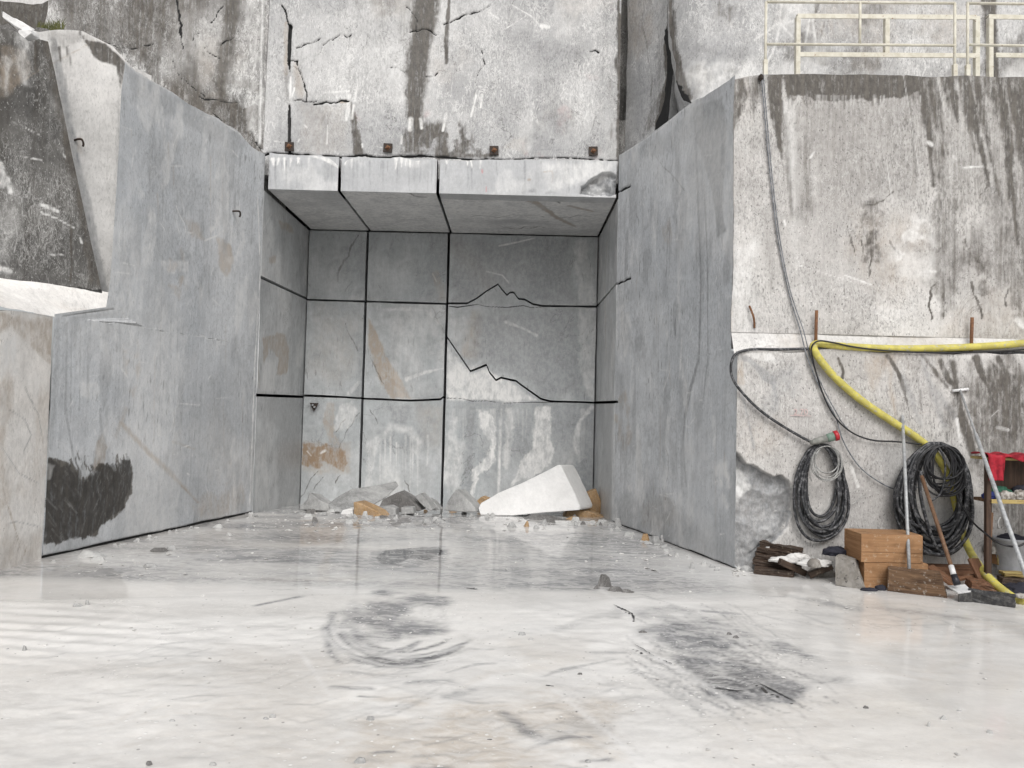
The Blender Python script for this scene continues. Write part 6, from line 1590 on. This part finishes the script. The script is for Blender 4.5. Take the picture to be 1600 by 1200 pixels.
slab('broken_slab', [(592, 792), (598, 780), (622, 769), (638, 778), (652, 790), (658, 798), (640, 800), (600, 800)], 11.6, (.05, .35, 0), M_r_dark, 'dark grey peaked slab in the middle of the rubble', 8)
slab('broken_slab', [(588, 793), (610, 791), (618, 795), (619, 806), (598, 806)], 11.35, (.02, .2, 0), M_r_grey, 'small pale grey block in front of the dark peaked slab', 9)
slab('broken_slab', [(626, 793), (645, 793), (646, 803), (627, 804)], 11.3, (.02, .2, 0), M_r_grey, 'small square grey block right of the pale grey block', 10)
slab('broken_slab', [(647, 776), (656, 771), (668, 783), (676, 797), (672, 799), (660, 790)], 11.6, (.04, .25, 0), M_r_grey, 'narrow grey shard tilted right beside the dark peaked slab', 11)
slab('broken_slab', [(668, 779), (678, 784), (688, 797), (676, 798)], 11.9, (.03, .2, 0), M_r_grey, 'thin shard half buried behind the narrow grey shard', 12)
slab('broken_slab', [(693, 797), (700, 782), (713, 764), (722, 772), (742, 793), (746, 800), (720, 800)], 11.6, (.1, .35, -.02), M_r_grey, 'pyramid-shaped grey stone left of the big white wedge', 13)
slab('broken_slab', [(744, 784), (752, 776), (768, 782), (752, 797), (746, 796)], 12.3, (.05, .2, 0), M_r_tan, 'brownish stone corner showing behind the tip of the white wedge', 14)
for i, (x, y, w, h, m, lb) in enumerate([
    (966, 824, 13, 15, M_r_grey, 'rounded grey stone upright at the foot of the right sawn wall'), (1009, 845, 15, 11, M_r_tan, 'orange stone at the foot of the right sawn wall'),
    (1025, 849, 17, 12, M_r_grey, 'pale grey stone next to the orange stone'), (1035, 849, 7, 14, M_r_grey, 'thin upright shard beside the pale grey stone'), (1082, 889, 9, 11, M_r_grey, 'small round-topped stone on the white ridge near the right wall'),
    (946, 917, 22, 19, M_r_dark, 'dark pyramid stone alone in the middle of the floor'), (962, 924, 26, 8, M_r_dark, 'flat dark chips beside the dark pyramid stone'), (981, 926, 24, 5, M_r_dark, 'last thin dark chip trailing right of the pyramid stone'),
    (932, 920, 10, 6, M_r_dark, 'small dark chip left of the pyramid stone'), (140, 871, 46, 11, M_r_pale, 'long white slab lying against the left grey wall'), (150, 876, 24, 6, M_r_pale, 'small white flake in front of the long white slab'),
    (246, 862, 32, 5, M_r_dark, 'thin dark shard lying on the floor by the left wall'), (266, 860, 18, 8, M_r_grey, 'grey flake at the right end of the thin dark shard'), (233, 886, 24, 5, M_r_grey, 'flat grey flake alone on the left floor'),
    (340, 825, 18, 7, M_r_pale, 'small white stone at the foot of the left wall'), (358, 838, 10, 6, M_r_pale, 'white crumb on the floor near the left wall'), (545, 818, 14, 6, M_r_pale, 'white crumb before the orange stone'),
    (800, 824, 18, 7, M_r_grey, 'crumbly grey clod in front of the white wedge'), (823, 823, 10, 9, M_r_tan, 'little brown clod in front of the white wedge'), (838, 826, 12, 5, M_r_grey, 'flat clod right of the little brown clod'),
    (37, 1018, 12, 16, M_r_grey, 'grey pebble standing on the rippled slurry at the far left'), (10, 1016, 12, 6, M_r_grey, 'dark pebble at the very left edge of the rippled slurry'), (425, 1122, 16, 10, M_r_pale, 'pale pebble in the left foreground'),
    (415, 1124, 14, 5, M_r_grey, 'grey flake beside the pale pebble in the left foreground'), (578, 1126, 18, 12, M_r_grey, 'speckled stone in the centre foreground'), (332, 1196, 16, 8, M_r_pale, 'white pebble at the bottom edge'),
    (232, 1195, 14, 8, M_r_dark, 'brown-grey pebble at the bottom edge left of centre'), (562, 1194, 26, 14, M_r_grey, 'half-sunk grey stone at the bottom edge'), (919, 1193, 16, 8, M_r_grey, 'grey pebble at the bottom edge right of centre'), (268, 1128, 14, 5, M_r_pale, 'bright white fleck of stone in the left foreground'),
    (816, 994, 14, 6, M_r_grey, 'grey crumb on the pale slurry in the centre'), (830, 1001, 14, 7, M_r_pale, 'white crumb beside the grey crumb on the pale slurry'), (1140, 992, 10, 4, M_r_dark, 'dark splinter on the grey wet patch'), (1150, 997, 12, 4, M_r_dark, 'second dark splinter on the grey wet patch'),
    (1005, 989, 16, 3, M_r_dark, 'dark flake by the floor crack'), (1354, 1107, 12, 7, M_r_dark, 'dark pebble on the right foreground slurry'), (1475, 1125, 14, 11, M_r_pale, 'white lump in the right foreground'), (1548, 1146, 14, 9, M_r_pale, 'white lump near the right edge of the foreground'),
    (1500, 1112, 12, 6, M_r_pale, 'small white lump above the others on the right'), (1452, 1136, 9, 12, M_r_pale, 'tall white lump in the right foreground'), (906, 1054, 12, 5, M_r_dark, 'dark chip in the centre foreground'), (765, 1157, 16, 3, M_r_dark, 'thin dark twig-like chip in the centre foreground'),
    (120, 948, 18, 5, M_r_grey, 'grey flake at the edge of the wet film on the left'), (136, 945, 7, 8, M_r_grey, 'small upright flake at the edge of the wet film on the left'), (1168, 893, 26, 9, M_r_grey, 'low grey-white heap of slush between the right wall and the dark planks')]):
    big = y > 1000
    chunk('loose_stone', x, y, w * (.8 if big else 1), h * (.6 if big else 1), m, lb, 100 + i, cat='stone', top=.8, n=14 if w > 12 else 9)
rp = random.Random(9)
for i in range(46):
    x = rp.choice([rp.uniform(470, 760), rp.uniform(470, 700), rp.uniform(760, 950)]); y = rp.uniform(797, 818) if x < 760 else rp.uniform(806, 822)
    chunk('rubble_piece', x, y, rp.uniform(7, 22), rp.uniform(3, 8), rp.choice([M_r_grey, M_r_grey, M_r_pale, M_r_pale, M_r_dark, M_r_tan]), 'small broken marble piece among the rubble at the foot of the back wall', 300 + i, cat='stone', top=.75, n=9, group='small rubble under the back wall')
for i in range(26):
    x = rp.uniform(950, 1120); y = 822 + (x - 955) * .385 + rp.uniform(0, 7)
    chunk('rubble_piece', x, y, rp.uniform(5, 15), rp.uniform(2, 6), rp.choice([M_r_grey, M_r_pale, M_r_pale]), 'small pale stone crumb along the foot of the right sawn wall', 400 + i, cat='stone', top=.75, n=9, group='crumbs along the right sawn wall')
for i in range(22):
    x = rp.uniform(80, 400); y = 874 - (x - 66) * .228 + rp.uniform(3, 9)
    chunk('rubble_piece', x, y, rp.uniform(5, 15), rp.uniform(2, 5), rp.choice([M_r_grey, M_r_pale, M_r_pale]), 'small pale stone crumb along the foot of the left sawn wall', 500 + i, cat='stone', top=.75, n=9, group='crumbs along the left sawn wall')
# boulders heaped at the top left
for i, (pts, Y, off, m, lb) in enumerate([
    ([(-30, 66), (-20, 40), (12, 34), (30, 50), (36, 70), (20, 76)], 7.5, (0, .4, 0), M_r_dark, 'brownish broken boulder on top of the dark slab at the top left'),
    ([(2, 15), (25, 28), (52, 46), (48, 52), (40, 51), (18, 38), (0, 26)], 7.75, (0, .5, 0), M_r_white, 'long pale slab sloping over the boulder heap at the top left'),
    ([(28, 46), (46, 44), (50, 52), (36, 62), (26, 56)], 7.55, (0, .3, 0), M_r_white, 'small white lump below the sloping pale slab'),
    ([(46, 56), (58, 42), (74, 44), (76, 58), (60, 66)], 7.8, (0, .4, 0), M_r_dark, 'dark rounded stone beside the pale wedge top')]):
    slab('boulder', pts, Y, off, m, lb, 30 + i, sub=5, amp=.03)
bm = bmesh.new(); r = random.Random(2)
for i in range(150):
    b = atY(r.uniform(58, 100), 47 + r.uniform(-2, 2), 8.6 + r.uniform(-.25, .25)); h = r.uniform(.05, .16)
    d = Vector((r.uniform(-.06, .06), r.uniform(-.05, .05), h)); wv = Vector((r.uniform(.003, .006), 0, 0))
    v = [bm.verts.new(q) for q in (b - wv, b + wv, b + d * .6 + wv * .6 + Vector((0, 0, 0)), b + d * 1.0 + Vector((d.x * .6, 0, -.02)), b + d * .6 - wv * .6)]
    bm.faces.new(v)
o = put('grass_tuft', bm, M_grass); tag(o, 'dry green grass tuft growing in the gap behind the pale wedge', 'grass', kind='stuff')

# crumbs too many to count
bm = bmesh.new(); r = random.Random(77)
def crumb(x, y, s, seed):
    c = onfloor(x, y); rr = random.Random(seed); vs = []
    for i in range(7):
        d = Vector((rr.gauss(0, 1), rr.gauss(0, 1), abs(rr.gauss(0, .7)))).normalized() * s * rr.uniform(.7, 1.1); d.z *= .6
        vs.append(bm.verts.new(c + d))
    bmesh.ops.convex_hull(bm, input=vs)
bands = [(380, 960, 798, 830, 420, .024), (95, 400, 862, 905, 60, .02), (940, 1150, 815, 895, 150, .02), (300, 1000, 830, 900, 150, .014), (0, 520, 920, 1060, 120, .010), (500, 1000, 930, 1060, 110, .009), (950, 1300, 920, 1100, 110, .010), (1150, 1580, 900, 1000, 130, .011), (1140, 1185, 880, 902, 80, .024), (540, 960, 1080, 1200, 190, .007), (100, 560, 1060, 1200, 70, .006), (1000, 1600, 1000, 1200, 120, .008), (560, 960, 1000, 1120, 160, .007), (330, 560, 940, 1060, 140, .007), (860, 1120, 1000, 1180, 120, .007)]
for k, (x0_, x1_, y0_, y1_, n_, s_) in enumerate(bands):
    for i in range(n_):
        x, y = r.uniform(x0_, x1_), r.uniform(y0_, y1_)
        if k == 1 and y < 905 - (x - 66) * .22 - 30: continue
        if k == 2 and y < 815 + (x - 945) * .39: continue
        crumb(x, y, s_ * (r.uniform(.3, .8) if r.random() < .8 else r.uniform(.8, 2.0)), k * 1000 + i)
for f in list(bm.faces):
    pass
bmesh.ops.delete(bm, geom=[v for v in bm.verts if not v.link_faces], context='VERTS')
o = put('stone_grit', bm, M_sack); tag(o, 'scattered marble crumbs and grit over the slurry floor', 'grit', kind='stuff')
